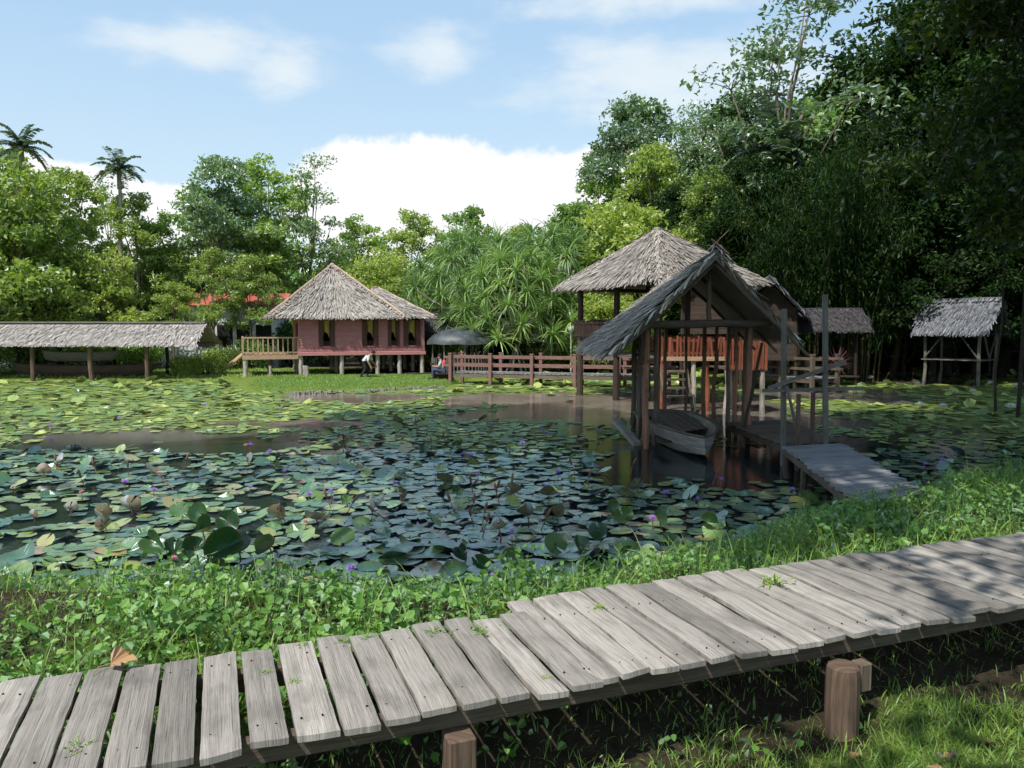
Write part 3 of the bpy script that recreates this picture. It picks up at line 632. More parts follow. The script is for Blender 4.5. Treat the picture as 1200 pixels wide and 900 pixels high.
for i, (px, tp, d) in enumerate(((985, 150, 42), (1045, 60, 40), (1085, -30, 38), (1110, -70, 37), (1165, -80, 36), (1230, -60, 34), (1290, -60, 32), (985, 170, 36), (1040, 130, 35), (1095, 100, 34.5), (1150, 100, 34),
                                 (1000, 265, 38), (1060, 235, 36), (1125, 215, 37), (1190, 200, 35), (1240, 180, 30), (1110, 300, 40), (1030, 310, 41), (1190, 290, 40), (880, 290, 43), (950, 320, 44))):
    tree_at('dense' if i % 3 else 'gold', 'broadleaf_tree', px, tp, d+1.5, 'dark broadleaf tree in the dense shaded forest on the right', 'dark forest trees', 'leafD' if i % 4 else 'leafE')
for px, d in ((948, 36), (1005, 35)): tree_at('bamboo', 'bamboo_clump', px, 175, d, 'bamboo clump with thin culms %s' % ('left of the shaded shelter' if px < 960 else 'right behind the shaded shelter'), 'bamboo clumps', cat='bamboo')
# near overhanging tree at the upper right and thin trunks
for (px, tp, d, lb, cr_) in ((1290, -190, 21, 'gold flecked tree overhanging from the upper right corner', 'leafE'), (1330, -330, 17, 'tall gold flecked tree cut by the right edge of the photo', 'leafE')):
    x = at(px, 385, d)[0]; z0 = float(gz([(x, d)])[0]); H = at(px, tp, d)[2]-z0
    plant('goldnear', 'broadleaf_tree', lb, 'tree', (x, d, max(z0, -.1)), H/13*.95, crown=cr_, sz=H/13, group='gold flecked trees over the right bank')
for px, d, r_ in ((1192, 19.5, .055), (1167, 21, .035)):
    a = G(px, 385+2.45*900/d-4, -.1); mb = MB(); mb.pole((0, 0, -.3), (.15, .1, 11.5), r_, r_*.5, 8, 8, .04, r=.2)
    solo('thin_trunk', 'thin dark bare trunk rising from the pond edge, %s of the pair' % ('right' if px > 1180 else 'left'), 'tree', mb, M['darkbark'], (a[0], a[1], 0), group='thin bare trunks at right')
# tall trees behind the photographer, which shade the middle of the pond
for bx_, by_, cx_, cy_, s in ((-10, 1, -3.6, 3.6, .95), (-11.8, 7.6, -5.0, 8.8, 1.02), (-13.5, 11.5, -6.6, 12.6, 1.0), (2.5, -2, 2.6, 4.8, 1.0), (9.5, 6.8, 2.7, 9.2, 1.02), (7.4, -.5, 7, 6.2, 1.0), (12.5, 5.5, 7.4, 10.4, 1.05), (14.5, 12, 11, 17, 1.1), (4.6, 0, -.6, 7.4, 1.05), (20, 12, 16, 16, 1.15)):
    plant('shade', 'tall_shade_tree', 'tall shade tree leaning over the near bank of the pond', 'tree', (bx_, by_, float(gz([(bx_, by_)])[0])), s, math.atan2(-(cx_-bx_), cy_-by_), 'shade trees along the near bank')
broadleaf('sapling', 10.5, 2.9, .42, 7, 10, 16, .20, lobe_r=.36, mat='leafA', clr=.5, rad=.09)
plant('sapling', 'small_shade_tree', 'small open crowned tree standing behind the boardwalk viewpoint', 'tree', (.95, .35, float(gz([(.95, .35)])[0])), 1.0, 1.0)
plant('sapling', 'small_shade_tree', 'small open crowned tree standing to the right of the boardwalk viewpoint', 'tree', (3.4, .8, float(gz([(3.4, .8)])[0])), 1.0, 2.7)
# shrubs along the far banks
i = 0
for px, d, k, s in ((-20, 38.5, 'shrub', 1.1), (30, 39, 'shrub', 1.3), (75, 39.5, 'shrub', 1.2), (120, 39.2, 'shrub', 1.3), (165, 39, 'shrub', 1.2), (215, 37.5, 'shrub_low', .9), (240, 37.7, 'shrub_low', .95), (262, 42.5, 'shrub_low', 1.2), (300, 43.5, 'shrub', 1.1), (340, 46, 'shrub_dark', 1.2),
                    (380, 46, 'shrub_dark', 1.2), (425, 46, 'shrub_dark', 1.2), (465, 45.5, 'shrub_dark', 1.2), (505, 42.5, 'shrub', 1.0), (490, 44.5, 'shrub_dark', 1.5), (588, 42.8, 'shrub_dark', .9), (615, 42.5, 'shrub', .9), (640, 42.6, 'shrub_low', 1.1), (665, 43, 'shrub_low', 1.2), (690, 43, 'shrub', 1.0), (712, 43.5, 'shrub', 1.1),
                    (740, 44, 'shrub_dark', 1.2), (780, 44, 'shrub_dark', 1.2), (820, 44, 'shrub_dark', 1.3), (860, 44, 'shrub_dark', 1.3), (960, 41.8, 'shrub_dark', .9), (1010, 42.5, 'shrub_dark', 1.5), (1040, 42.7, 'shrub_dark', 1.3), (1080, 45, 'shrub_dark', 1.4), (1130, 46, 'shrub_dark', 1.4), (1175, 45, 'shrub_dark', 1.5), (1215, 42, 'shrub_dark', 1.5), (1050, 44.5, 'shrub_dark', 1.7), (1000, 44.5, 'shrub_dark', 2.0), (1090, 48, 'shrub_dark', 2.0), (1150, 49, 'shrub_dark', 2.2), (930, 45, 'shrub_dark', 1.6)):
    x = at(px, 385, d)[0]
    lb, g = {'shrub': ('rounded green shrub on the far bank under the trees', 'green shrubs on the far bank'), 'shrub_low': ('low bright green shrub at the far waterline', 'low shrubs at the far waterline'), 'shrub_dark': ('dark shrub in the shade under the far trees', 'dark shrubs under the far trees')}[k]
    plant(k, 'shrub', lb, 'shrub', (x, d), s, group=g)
# a far belt of woodland closing the gaps
mb = MB()
for X_ in np.arange(-95, 110, 3.2):
    for row in range(3):
        x, y = X_+rng.normal(0, 1), 74+row*9+rng.normal(0, 2)-.0008*X_*X_*4; z0 = float(gz([(x, y)])[0]); h = 6.8+rng.random()*2.2+(4 if X_ > 12 else 0)
        n = 800; p = unit(rng.normal(0, 1, (n, 3)))*np.array([3.2, 3, h*.55])*(.75+.3*rng.random((n, 1)))+np.array([x, y, z0+h*.5]); leaves(mb, p, .8, .7, .3, r=rng.random(n)*.6+rng.random()*.3)
tag(obj('far_woodland', mb, M['leafA']), kind='stuff', label='far belt of woodland behind the nearer trees', cat='woodland')
# ------------------------------------------------------------------ thatch
def thatch(mb, e0, e1, r0, r1, length=.5, width=.06, dens=5.0, rows=.13, over=.12, lift=.05, thick=.08, slab=True, rbase=None, fringe=26):
    """e0-e1 eave line, r0-r1 ridge line; overlapping fronds laid down the slope"""
    e0, e1, r0, r1 = [np.asarray(a, float) for a in (e0, e1, r0, r1)]
    We, Wr = np.linalg.norm(e1-e0), np.linalg.norm(r1-r0); S_ = np.linalg.norm((r0+r1)/2-(e0+e1)/2)
    nn = unit(np.cross(e1-e0, (r0+r1)/2-(e0+e1)/2)); 
    if nn[2] < 0: nn = -nn
    if slab:
        v = np.array([e0, e1, r1, r0, e0-nn*thick, e1-nn*thick, r1-nn*thick, r0-nn*thick])
        pcv = [(0, 0, 1), (0, We, 1), (S_, We, 1), (S_, 0, 1)]*2
        mb.add(v, [(0, 1, 2, 3), (7, 6, 5, 4), (0, 4, 5, 1), (1, 5, 6, 2), (2, 6, 7, 3), (3, 7, 4, 0)], -.02, pcv)  # low tone paints shade onto the slab, so the roof underside stays dark
    if fringe:
        for q0, q1, sg in ((e0, r0, -1), (e1, r1, 1)):
            Lq = np.linalg.norm(q1-q0)
            if Lq < .3 or We < .3: continue
            n = int(Lq*fringe); t_ = rng.random((n, 1)); p_ = q0+(q1-q0)*t_; out = unit(e1-e0)*sg; dn_ = unit(q0-q1)
            strips(mb, p_-dn_*.05+nn*.02, dn_*(.6+.4*rng.random((n, 1)))+out*.35*rng.random((n, 1))+rng.normal(0, .12, (n, 3)), .22+.2*rng.random(n), .045, 2, .6, r=.2+.7*rng.random(n), taper=False)
    if S_ > 0 and e0[1] > 20: length *= .8; width *= .62; lift *= .8
    area = (We+Wr)/2*S_; n = int(area*dens/(length*width)); v = rng.random(n*3); keep = rng.random(n*3) < (We+(Wr-We)*v)/max(We, Wr); v = v[keep][:n]; n = len(v)
    v = np.round(v*S_/rows)*rows/S_+rng.normal(0, .012, n); v = np.clip(v, -.02, 1); u = rng.random(n)
    lo = e0+(e1-e0)*u[:, None]; hi = r0+(r1-r0)*u[:, None]; P = lo+(hi-lo)*v[:, None]
    dn = unit(lo-hi)+rng.normal(0, .07, (n, 3)); side = unit(np.cross(dn, nn)); Ls = length*(.6+.7*rng.random(n))[:, None]; wd = width*(.6+.8*rng.random(n))[:, None]
    lf = lift*(.4+rng.random((n, 1)))
    a = P+nn*.005; b = P+dn*Ls*.5+nn*lf*.7; c = P+dn*Ls+nn*lf-np.array([0, 0, .04])*(v[:, None] < .06)
    room = v[:, None]*S_+over*(1+.5*rng.random((n, 1))); k = np.minimum(1, room/Ls); b = a+(b-a)*k; c = a+(c-a)*k
    V = np.stack([a-side*wd/2, a+side*wd/2, b-side*wd/2, b+side*wd/2, c-side*wd*.35, c+side*wd*.35], 1).reshape(-1, 3)
    i = np.arange(n)[:, None]*6; row = np.floor(v*S_/rows)
    rr = np.clip(rng.random(n)*.75+.25*np.modf(np.abs(np.sin(row*12.9)*43758))[0], 0, 1)
    if rbase is not None: rr = rr*.7+rbase
    t = np.stack([np.zeros(n), np.zeros(n), Ls[:, 0]/2, Ls[:, 0]/2, Ls[:, 0], Ls[:, 0]], 1); uu = np.stack([-wd[:, 0], wd[:, 0]]*3, 1)/2
    pc = np.stack([t+v[:, None]*S_, uu+(u*We)[:, None], np.repeat(rr[:, None]*37, 6, 1)], -1).reshape(-1, 3)
    mb.add(V, np.concatenate([i+np.array([0, 1, 3, 2]), i+np.array([2, 3, 5, 4])]), np.repeat(rr, 6), pc)
def ridgecap(mb, a, b, w=.14, n=None, up=(0, 0, 1), L_=.22):
    a, b = np.asarray(a, float), np.asarray(b, float); D = np.linalg.norm(b-a); n = n or int(D/.045); d = (b-a)/D
    for i in range(n):
        p = a+(b-a)*(i+rng.random())/n; s = unit(np.cross(d, up)); sg = 1 if i % 2 else -1
        mb.beam(p+np.array(up)*.03, p+s*sg*L_*(.7+.5*rng.random())-np.array([0, 0, .5])*L_+d*rng.normal(0, .04), .06, .012)
    mb.pole(a-d*.03+np.array([0, 0, .02]), b+d*.03+np.array([0, 0, .02]), w*.3, w*.28, 6, 6, .01)

# ------------------------------------------------------------------ foreground boardwalk
bw = thing('boardwalk', 'raised grey plank boardwalk crossing the foreground', 'boardwalk', (0, 3.9, .45))
ZD = .80
U = np.array([.936, .352]); U /= np.linalg.norm(U); V_ = np.array([-U[1], U[0]])
O_ = np.array([.11, 3.27])            # a point on the near edge
def deckpt(s, t, z=ZD): q = O_+U*s+V_*t; return np.array([q[0], q[1], z])
def planks(mb, s0, s1, t0, t1, pitch, gap, twist=0.0):
    s = s0; k = 0
    while s < s1:
        wd = (pitch-gap)*(1+rng.normal(0, .055)); ls, le = t0+rng.normal(0, .013), t1+rng.normal(0, .014); r = rng.random(); off = rng.random()*20
        tw = twist+rng.normal(0, .007); zo = rng.normal(0, .0035); tilt = rng.normal(0, .012); nL, nW = 14, 5; th = .032; vs, pc = [], []
        skew = rng.normal(0, .006); bow = rng.normal(0, .006)
        for side in (1, 0):
            for i in range(nL+1):
                t = ls+(le-ls)*i/nL; c = s+wd/2+tw*(t-.45)
                for j in range(nW+1):
                    q = -1+2*j/nW; hw = wd/2*(1+.012*math.sin(i*1.9+k)+rng.normal(0, .004)); e = abs(q) > .99; ee = i in (0, nL)
                    tt = t+((.003 if i == 0 else -.003)*e+(.0012*math.sin(j*1.7+k*3)+skew*q)) if ee else t
                    z = ZD+zo+tilt*q*wd*.5+bow*math.sin(math.pi*i/nL)+.003*math.sin(i*.9+k)-(.0055 if (e or ee) else 0)*side-(1-side)*th
                    vs.append(deckpt(c+q*hw*(1 if side or not e else .985), tt, z)); pc.append((t+off, q*hw, r*37))
        W1 = nW+1; n1 = (nL+1)*W1; fs = []
        for i in range(nL):
            for j in range(nW):
                a = i*W1+j; fs.append((a, a+1, a+1+W1, a+W1)); fs.append((n1+a, n1+a+W1, n1+a+1+W1, n1+a+1))
        for i in range(nL): a = i*W1; fs.append((a, a+W1, n1+a+W1, n1+a)); a += nW; fs.append((a, n1+a, n1+a+W1, a+W1))
        for j in range(nW): a = j; fs.append((a, n1+a, n1+a+1, a+1)); a += nL*W1; fs.append((a, a+1, n1+a+1, n1+a))
        mb.add(vs, fs, r, pc)
        for t in (.14, .8):
            for q in (-.28, .26):
                if rng.random() < .75: NAILS.append(deckpt(s+wd/2+q*wd+rng.normal(0, .006)+tw*(t-.45), t+rng.normal(0, .008), ZD+zo+.002))
        s += wd+gap*(1+.5*rng.normal(0, .5)); k += 1
NAILS = []
def nail(mb):
    for p in NAILS: mb.tube([p-np.array([0, 0, .004]), p+np.array([0, 0, .0012])], [.0045, .0045], 6, r=-1.2)
    NAILS.clear()
mb = MB(); planks(mb, -3.6, .27, 0.0, .95, .172, .022, -.012); nail(mb); obj('deck_section', mb, M['deck'], bw)
mb = MB(); planks(mb, .28, 6.6, .03, 1.15, .168, .021); nail(mb); obj('deck_section', mb, M['deck'], bw)
for t in (.13, .80):
    mb = MB(); mb.beam(deckpt(-3.6, t, ZD-.092), deckpt(6.6, t, ZD-.092), .06, .10, r=.2); obj('joist', mb, M['oldwood'], bw, bevel=.006)
for s, t in ((-3.2, .10), (-1.35, .8), (-.34, .06), (-.1, .82), (1.45, .86), (1.74, .02), (3.3, .86), (3.35, .06), (5.2, .06), (5.2, .86)):
    p = deckpt(s, t); g = float(gz([p[:2]])[0]); mb = MB()
    if (s, t) == (1.74, .02):
        mb.tube([(p[0], p[1], g-.2), (p[0], p[1], ZD-.2), (p[0], p[1], ZD-.155), (p[0], p[1], ZD-.145)], [.088, .085, .082, .055], 12, r=.25)
    else: mb.beam((p[0], p[1], g-.2), (p[0], p[1], ZD-.146), .125, .125, r=.3, up=(U[0], U[1], 0))
    po = obj('support_post', mb, M['postwood'], bw, bevel=.008, smooth=False)
    if (s, t) == (1.74, .02):
        mb = MB(); q = deckpt(s+.115, t-.01, 0); mb.beam((q[0], q[1], ZD-.30), (q[0], q[1], ZD-.15), .075, .075, r=.7, up=(U[0], U[1], 0)); obj('cleat', mb, M['oldwood'], bw, bevel=.006)

# ------------------------------------------------------------------ jetty to the boat shed
jt = thing('jetty', 'sloping grey plank jetty leading from the grass to the boat shed', 'jetty', (4.5, 8.8, .3))
def ramp_deck(mb, a0, a1, b0, b1, n, th=.04, gap=.02):
    """planks across, between the left line a0-a1 and the right line b0-b1"""
    a0, a1, b0, b1 = [np.asarray(q, float) for q in (a0, a1, b0, b1)]; d = unit(a1-a0); W_ = np.linalg.norm(a1-a0)/n
    for i in range(n):
        t = (i+.5)/n; p, q = a0+(a1-a0)*t, b0+(b1-b0)*t; e = unit(q-p); mb.beam(p-e*rng.normal(.03, .012)+np.array([0, 0, rng.normal(0, .004)]), q+e*rng.normal(.03, .012)+np.array([0, 0, rng.normal(0, .004)]), W_-gap, th)
j0, j1, j2, j3 = G(1012, 590, .42), G(922, 524, .5), G(1080, 579, .42), G(985, 521, .5)
mb = MB(); ramp_deck(mb, j0, j1, j2, j3, 14); obj('deck', mb, M['jetty'], jt)
k0, k1, k2, k3 = G(922, 521, .38), G(853, 496, .38), G(985, 517, .38), G(916, 493, .38)
mb = MB(); ramp_deck(mb, k0+np.array([0, .06, 0]), k1, k2+np.array([0, .06, 0]), k3, 9); obj('lower_deck', mb, M['oldwood'], jt)
for a, b in ((j0, j1), (j2, j3), (k0, k1), (k2, k3)):
    mb = MB(); mb.beam(a-np.array([0, 0, .09]), b-np.array([0, 0, .09]), .07, .1); obj('bearer', mb, M['oldwood'], jt)
for t in (.25, .7, 1.0):
    for a, b in ((j0, j1), (j2, j3), (k0, k1), (k2, k3)):
        p = a+(b-a)*t; mb = MB(); mb.pole((p[0], p[1], -.6), (p[0], p[1], p[2]-.12), .06, .055); obj('pile', mb, M['oldwood'], jt)
# post frame beside the jetty
ff = thing('post_frame', 'weathered frame of two tall grey posts with crossed rails beside the jetty', 'post frame', (4.8, 13.2, 0))
pA0, pA1 = at(918, 545, 13.3), at(919, 362, 13.3); pB0, pB1 = at(969, 530, 12.95), at(967, 345, 12.95); pA0[2] = pB0[2] = -.4
for a, b in ((pA0, pA1), (pB0, pB1)):
    mb = MB(); mb.beam(a, b, .08, .08, r=.6, up=(0, 1, 0)); obj('post', mb, M['greywood'], ff, bevel=.01)
for a, b, w_ in ((at(893, 458, 13.22), at(1013, 455, 12.86), .06), (at(900, 455, 13.20), at(992, 424, 12.84), .07), (at(922, 452, 13.1), at(938, 524, 12.9), .045)):
    mb = MB(); mb.beam(a, b, .04, w_, r=.6); obj('rail', mb, M['greywood'], ff)
for px, py0, d in ((936, 462, 12.9), (953, 460, 13.25)):
    mb = MB(); a = at(px, py0, d); mb.beam((a[0], a[1], -.4), a, .06, .05); obj('stake', mb, M['postwood'], ff)

# ------------------------------------------------------------------ boat shed
bs = thing('boat_shed', 'open boat shed on thin poles with a gabled grey thatch roof over the water', 'boat shed', (3.9, 16.5, 0))
N0, N1 = 14.9, 19.3
def rx(t): return 3.88+.08*(t-N0)  # ridge line drifts right
def sh(side, h, y, z):  # point on the shed, side -1..1
    return np.array([rx(y)+side*h, y+side*.25, z])
zr, ze, hw = 3.78, 1.93, 1.98
rL = [sh(0, 0, N0-.25, zr+.03), sh(0, 0, N1, zr)]
mb = MB(); thatch(mb, sh(-1, hw, N0, ze), np.array([1.82, N1, ze+.05]), rL[0], rL[1], .4, .06, 6, .14, .2, .10)
thatch(mb, sh(1, hw-.25, N0+.1, ze+.28), sh(1, hw-.22, N1, ze+.3), rL[0]-np.array([0, 0, .012]), rL[1]-np.array([0, 0, .012]), .45, .055, 6, .12, .15, .04)
rf = obj('roof', mb, M['thatch_shed'], bs)
mb = MB(); ridgecap(mb, rL[0]+np.array([0, 0, .02]), rL[1]+np.array([0, 0, .02]), L_=.3); obj('ridge_cap', mb, M['greywood'], rf)
for s in (-1, 1):
    for y_ in (N0-.1, (N0+N1)/2, N1-.1):
        mb = MB(); mb.pole(sh(s, hw-.05, y_, ze-.06), sh(0, 0, y_, zr-.13), .035); obj('rafter', mb, M['oldwood'], bs)
for y_, z_ in ((N0+.35, 2.47), (N1-.4, 2.45)):
    mb = MB(); mb.pole(sh(-1, 1.38, y_, z_), sh(1, 1.42, y_, z_+.05), .075, .07); obj('tie_beam', mb, M['oldwood'], bs)
mb = MB(); mb.pole(sh(0, 0, N0+.37, 2.55), sh(0, 0, N0+.37, zr-.2), .05); obj('king_post', mb, M['postwood'], bs)
for s in (-1, 1):
    mb = MB(); mb.pole(sh(s, 1.3, N0+.1, 2.42), sh(s, 1.3, N1-.1, 2.42), .05); obj('wall_plate', mb, M['oldwood'], bs)
for s, h, y, m_, r_ in ((-1, 1.24, 15.5, 'shedpost', .06), (-1, 1.30, 16.4, 'oldwood', .05), (-1, 1.24, 17.2, 'shedpost', .055), (-1, 1.3, 18.2, 'oldwood', .05), (-1, 1.25, 19.1, 'darkwood', .06), (-1, 1.02, 15.9, 'oldwood', .045),
                        (1, .98, 15.7, 'shedpost', .065), (1, .62, 17.6, 'shedpost', .05), (1, 1.2, 17.2, 'oldwood', .05), (1, .62, 19.0, 'shedpost', .055), (1, 1.25, 19.1, 'oldwood', .055), (1, -.35, 19.1, 'shedpost', .05), (-1, 1.26, 15.95, 'shedpost', .03), (-1, 1.28, 16.8, 'shedpost', .03), (-1, 1.25, 17.7, 'oldwood', .03), (-1, .6, 19.1, 'shedpost', .035), (1, .9, 16.6, 'shedpost', .035), (1, 1.2, 18.2, 'shedpost', .035), (1, .2, 19.1, 'oldwood', .035)):
    a = sh(s, h, y, -.5); b = sh(s, h+rng.normal(0, .03), y, 2.45); mb = MB(); mb.pole(a, b, r_*1.05, r_*.9, seg=7, wob=.015); obj('post', mb, M[m_], bs)
mb = MB(); mb.pole(at(872, 505, 15.4), at(893, 402, 15.5), .035, .03); obj('brace', mb, M['darkwood'], bs)
for z_ in (1.05, 1.75):
    mb = MB(); mb.pole(sh(-1, 1.22, N0+.5, z_), sh(-1, 1.22, N1-.2, z_+.03), .025); obj('side_rail', mb, M['oldwood'], bs)
mb = MB(); mb.pole(at(752, 398, 16.0), at(748, 508, 16.0), .025); mb.pole(at(762, 396, 17), at(758, 470, 17), .02); obj('hanging_pole', mb, M['greywood'], bs)
lg = MB(); lg.beam(at(722, 494, 17.2), at(747, 521, 15.6), .16, .10, r=.8); lgo = solo('floating_timber', 'pale squared timber lying at the left foot of the boat shed', 'timber', lg, M['hull'], (0, 0, 0))
c_ = at(735, 508, 16.3); lgo.data.transform(Matrix.Translation(-Vector(c_))); lgo.location = c_

# canoe under the shed
def canoe(name, label, cat, bow, stern, width, height, z0, mats, open_seats=True, sheer=.18, group=None, rk=.10):
    bow, stern = np.asarray(bow, float), np.asarray(stern, float); Lh = np.linalg.norm(bow-stern); d = (bow-stern)/Lh; s = np.array([-d[1], d[0]])
    t = thing(name, label, cat, (*(bow+stern)/2, z0), 0, group)
    mb = MB(); n = 18; prof = 7; idx = []
    for lay in (0, 1):
        for i in range(n+1):
            q = -1+2*i/n; f = max(0.0, 1-abs(q)**2.6)**.75; sheerz = height*(1+sheer*abs(q)**2.5*2); w_ = width/2*f*(1 if lay == 0 else .93)+.012*(1-lay)
            rake = rk*Lh*(1 if q > 0 else .4)
            for j in range(prof):
                a = -1+2*j/(prof-1); yy = math.copysign(abs(a)**.62, a); zz = abs(a)**2.0
                zz_ = z0+zz*sheerz+(1-zz)*(.25*abs(q)**4*height)+(0 if lay == 0 else .035*(1-zz))
                along = (Lh/2-rake*(1-zz))*q
                c = (bow+stern)/2+d*along+s*yy*w_; mb_v = (c[0], c[1], zz_); idx.append(mb_v)
    m1 = (n+1)*prof; fs = []
    for i in range(n):
        for j in range(prof-1):
            a = i*prof+j; fs.append((a, a+prof, a+prof+1, a+1)); fs.append((m1+a, m1+a+1, m1+a+prof+1, m1+a+prof))
        for j in (0, prof-1): a = i*prof+j; fs.append((a, m1+a, m1+a+prof, a+prof))
    V2 = np.array(idx); pc = np.stack([(V2[:, :2]-bow)@d, V2[:, 2]*1.0, np.zeros(len(V2))], 1); mb.add(V2, fs, .5, pc); obj('hull', mb, M[mats[0]], t, smooth=False)
    mb = MB()
    for sg in (-1, 1):
        pts = []
        for i in range(n+1):
            q = -1+2*i/n; f = max(0.0, 1-abs(q)**2.6)**.75; c = (bow+stern)/2+d*(Lh/2)*q+s*sg*(width/2*f+.015); pts.append((c[0], c[1], z0+height*(1+sheer*abs(q)**2.5*2)+.005))
        mb.tube(pts, .025, 6)
    obj('gunwale', mb, M[mats[1]], t)
    if open_seats:
        for q in (-.45, .1, .5):
            c = (bow+stern)/2+d*Lh/2*q; hw_ = width/2*max(0, 1-abs(q)**2.6)**.75*.93; mb = MB(); mb.beam((*(c-s*hw_), z0+height*.86), (*(c+s*hw_), z0+height*.86), .2, .03); obj('thwart', mb, M[mats[1]], t)
    return t
b0 = G(826, 537, .02)
cn = canoe('canoe', 'broad old wooden canoe with a pale hull moored under the boat shed', 'canoe', (b0[0]-.02, b0[1]-.05), (b0[0]-.25, b0[1]+4.7), 1.3, .56, -.04, ('hull', 'oldwood'), False, -.10, rk=-.02)
mb = MB()
for i in range(5):
    x0 = b0[0]-.48+.165*i; mb.beam((x0+.12, b0[1]+.95+.1*i, .36+.01*i), (x0, b0[1]+3.4, .52+.02*rng.random()), .15, .02)
cb = obj('loose_boards', mb, M['oldwood'], cn)
mb = MB(); mb.box((b0[0]-.62, b0[1]+.75, .2), (b0[0]+.36, b0[1]+4.1, .24)); obj('bottom_boards', mb, M['darkwood'], cn)
# ------------------------------------------------------------------ hip roofed pavilion
pv = thing('pavilion', 'open pavilion on dark posts with a broad hipped thatch roof and red railing', 'pavilion', (4.9, 25.8, 0))
near = np.array([4.3, 22.6, 3.87]); lf = np.array([1.63, 28.2, 3.87]); rt = np.array([8.0, 24.4, 3.87]); bk = lf+rt-near; pk = np.array([4.9, 26.2, 5.72])
mb = MB()
for a, b in ((lf, near), (near, rt), (rt, bk), (bk, lf)): thatch(mb, a, b, pk+.12*unit(a-pk)*np.array([1, 1, 0]), pk+.12*unit(b-pk)*np.array([1, 1, 0]), .55, .07, 5, .16, .2, .05, .1)
rf = obj('roof', mb, M['thatch_pav'], pv)
mb = MB()
for q in (lf, near, rt, bk): ridgecap(mb, pk+np.array([0, 0, .03]), q+np.array([0, 0, .03]), L_=.24)
mb.sphere(pk, .14, sc=(1, 1, .7)); obj('hip_cap', mb, M['thatch_pav'], rf)
def pvp(u, v, z):  # u along near->left, v along near->right
    q = near[:2]+(lf-near)[:2]*u+(rt-near)[:2]*v; return np.array([q[0], q[1], z])
for u, v in ((.12, .14), (.5, .14), (.88, .14), (.12, .86), (.5, .86), (.88, .86)):
    mb = MB(); mb.pole(pvp(u, v, -.6), pvp(u, v, 4.0), .12, .10, wob=.01); obj('post', mb, M['darkwood'], pv)
for (a, b) in (((.05, .14), (.95, .14)), ((.05, .86), (.95, .86)), ((.12, .06), (.12, .94)), ((.88, .06), (.88, .94))):
    mb = MB(); mb.pole(pvp(*a, 3.8), pvp(*b, 3.8), .07); obj('eave_beam', mb, M['darkwood'], pv)
mb = MB(); A_, B_, C_, D_ = pvp(.1, .12, 1.5), pvp(.9, .12, 1.5), pvp(.9, .88, 1.5), pvp(.1, .88, 1.5)
ramp_deck(mb, A_, D_, B_, C_, 16, .05); obj('floor', mb, M['oldwood'], pv)
def picket(parent, a, b, z0, z1, mat, name='railing', gap=.13, w=.07, slant=.02, rails=True):
    a, b = np.asarray(a, float), np.asarray(b, float); D = np.linalg.norm((b-a)[:2]); mb = MB(); n = int(D/gap)
    for i in range(n+1):
        p = a+(b-a)*i/n; o = rng.normal(0, slant, 2); mb.beam((p[0], p[1], z0+rng.normal(0, .015)), (p[0]+o[0], p[1]+o[1]*.2, z1+rng.normal(0, .02)), w, .02, up=(0, 1, 0))
    if rails:
        nv = unit(np.array([-(b-a)[1], (b-a)[0], 0]))*.03
        for z in (z0+.1, z1-.1): mb.beam(np.array([a[0], a[1], z])+nv, np.array([b[0], b[1], z])+nv, .03, .07)
    return obj(name, mb, M[mat], parent)
picket(pv, pvp(.1, .12, 0), pvp(.1, .88, 0), 1.55, 2.15, 'redwood', gap=.12)
picket(pv, pvp(.1, .86, 0), pvp(.9, .86, 0), 1.55, 2.15, 'redwood', gap=.14)
picket(pv, pvp(.45, .12, 0), pvp(.92, .12, 0), 2.05, 2.7, 'darkwood', gap=.1, w=.1)
# red railed landing right of the pavilion
ld = thing('landing', 'raised landing with a tall red batten railing on pale stilts behind the boat shed', 'landing', (6.1, 21.6, 0))
la, lb_ = at(851, 430, 21.5), at(897, 433, 21.5); Z0, Z1 = at(870, 433, 21.5)[2], at(870, 399, 21.5)[2]
mb = MB(); ramp_deck(mb, (la[0], 21.55, Z0), (lb_[0], 21.55, Z0), (la[0], 23.4, Z0), (lb_[0], 23.4, Z0), 8); obj('floor', mb, M['oldwood'], ld)
picket(ld, (la[0], 21.5, 0), (lb_[0], 21.5, 0), Z0-.02, Z1, 'redwood', gap=.085, w=.055, slant=.012)
picket(ld, (lb_[0]+.02, 21.5, 0), (lb_[0]+.02, 23.3, 0), Z0-.02, Z1, 'redwood', gap=.085, w=.055, slant=.012)
lc = at(776, 405, 22.2); ldd = at(850, 405, 22.2); Z2, Z3 = at(800, 418, 22.2)[2], at(800, 395, 22.2)[2]
picket(ld, (lc[0], 22.3, 0), (ldd[0], 22.3, 0), Z2, Z3, 'redwood', name='upper_railing', gap=.11, w=.06, slant=.05)
mb = MB(); mb.beam((lc[0], 22.25, Z2-.06), (ldd[0], 22.25, Z2-.06), .06, .12, r=.9); obj('edge_board', mb, M['balcony'], ld)
for x, y, m_, zt in ((la[0]+.05, 21.6, 'paleposts', Z0), (lb_[0]-.05, 21.6, 'paleposts', Z0), (la[0]+.6, 23.2, 'paleposts', Z0), (lb_[0]-.05, 23.2, 'paleposts', Z0), (lc[0]+.05, 22.35, 'redwood', Z2), (lc[0]+.95, 22.35, 'paleposts', Z2), (lc[0]+1.35, 22.35, 'redwood', Z2)):
    mb = MB(); mb.pole((x, y, -.6), (x, y, zt-.03), .075, .065, wob=.02); obj('post', mb, M[m_], ld)
for k in range(4):
    mb = MB(); mb.beam((4.15+.0*k, 21.6-.22*k, .9-.22*k+.3), (4.9, 21.6-.22*k, .9-.22*k+.3), .24, .05); obj('step', mb, M['oldwood'], ld)
for x_ in (4.15, 4.9): mb = MB(); mb.beam((x_, 21.75, 1.45), (x_, 20.7, .2), .05, .18, r=.5); obj('stringer', mb, M['oldwood'], ld)

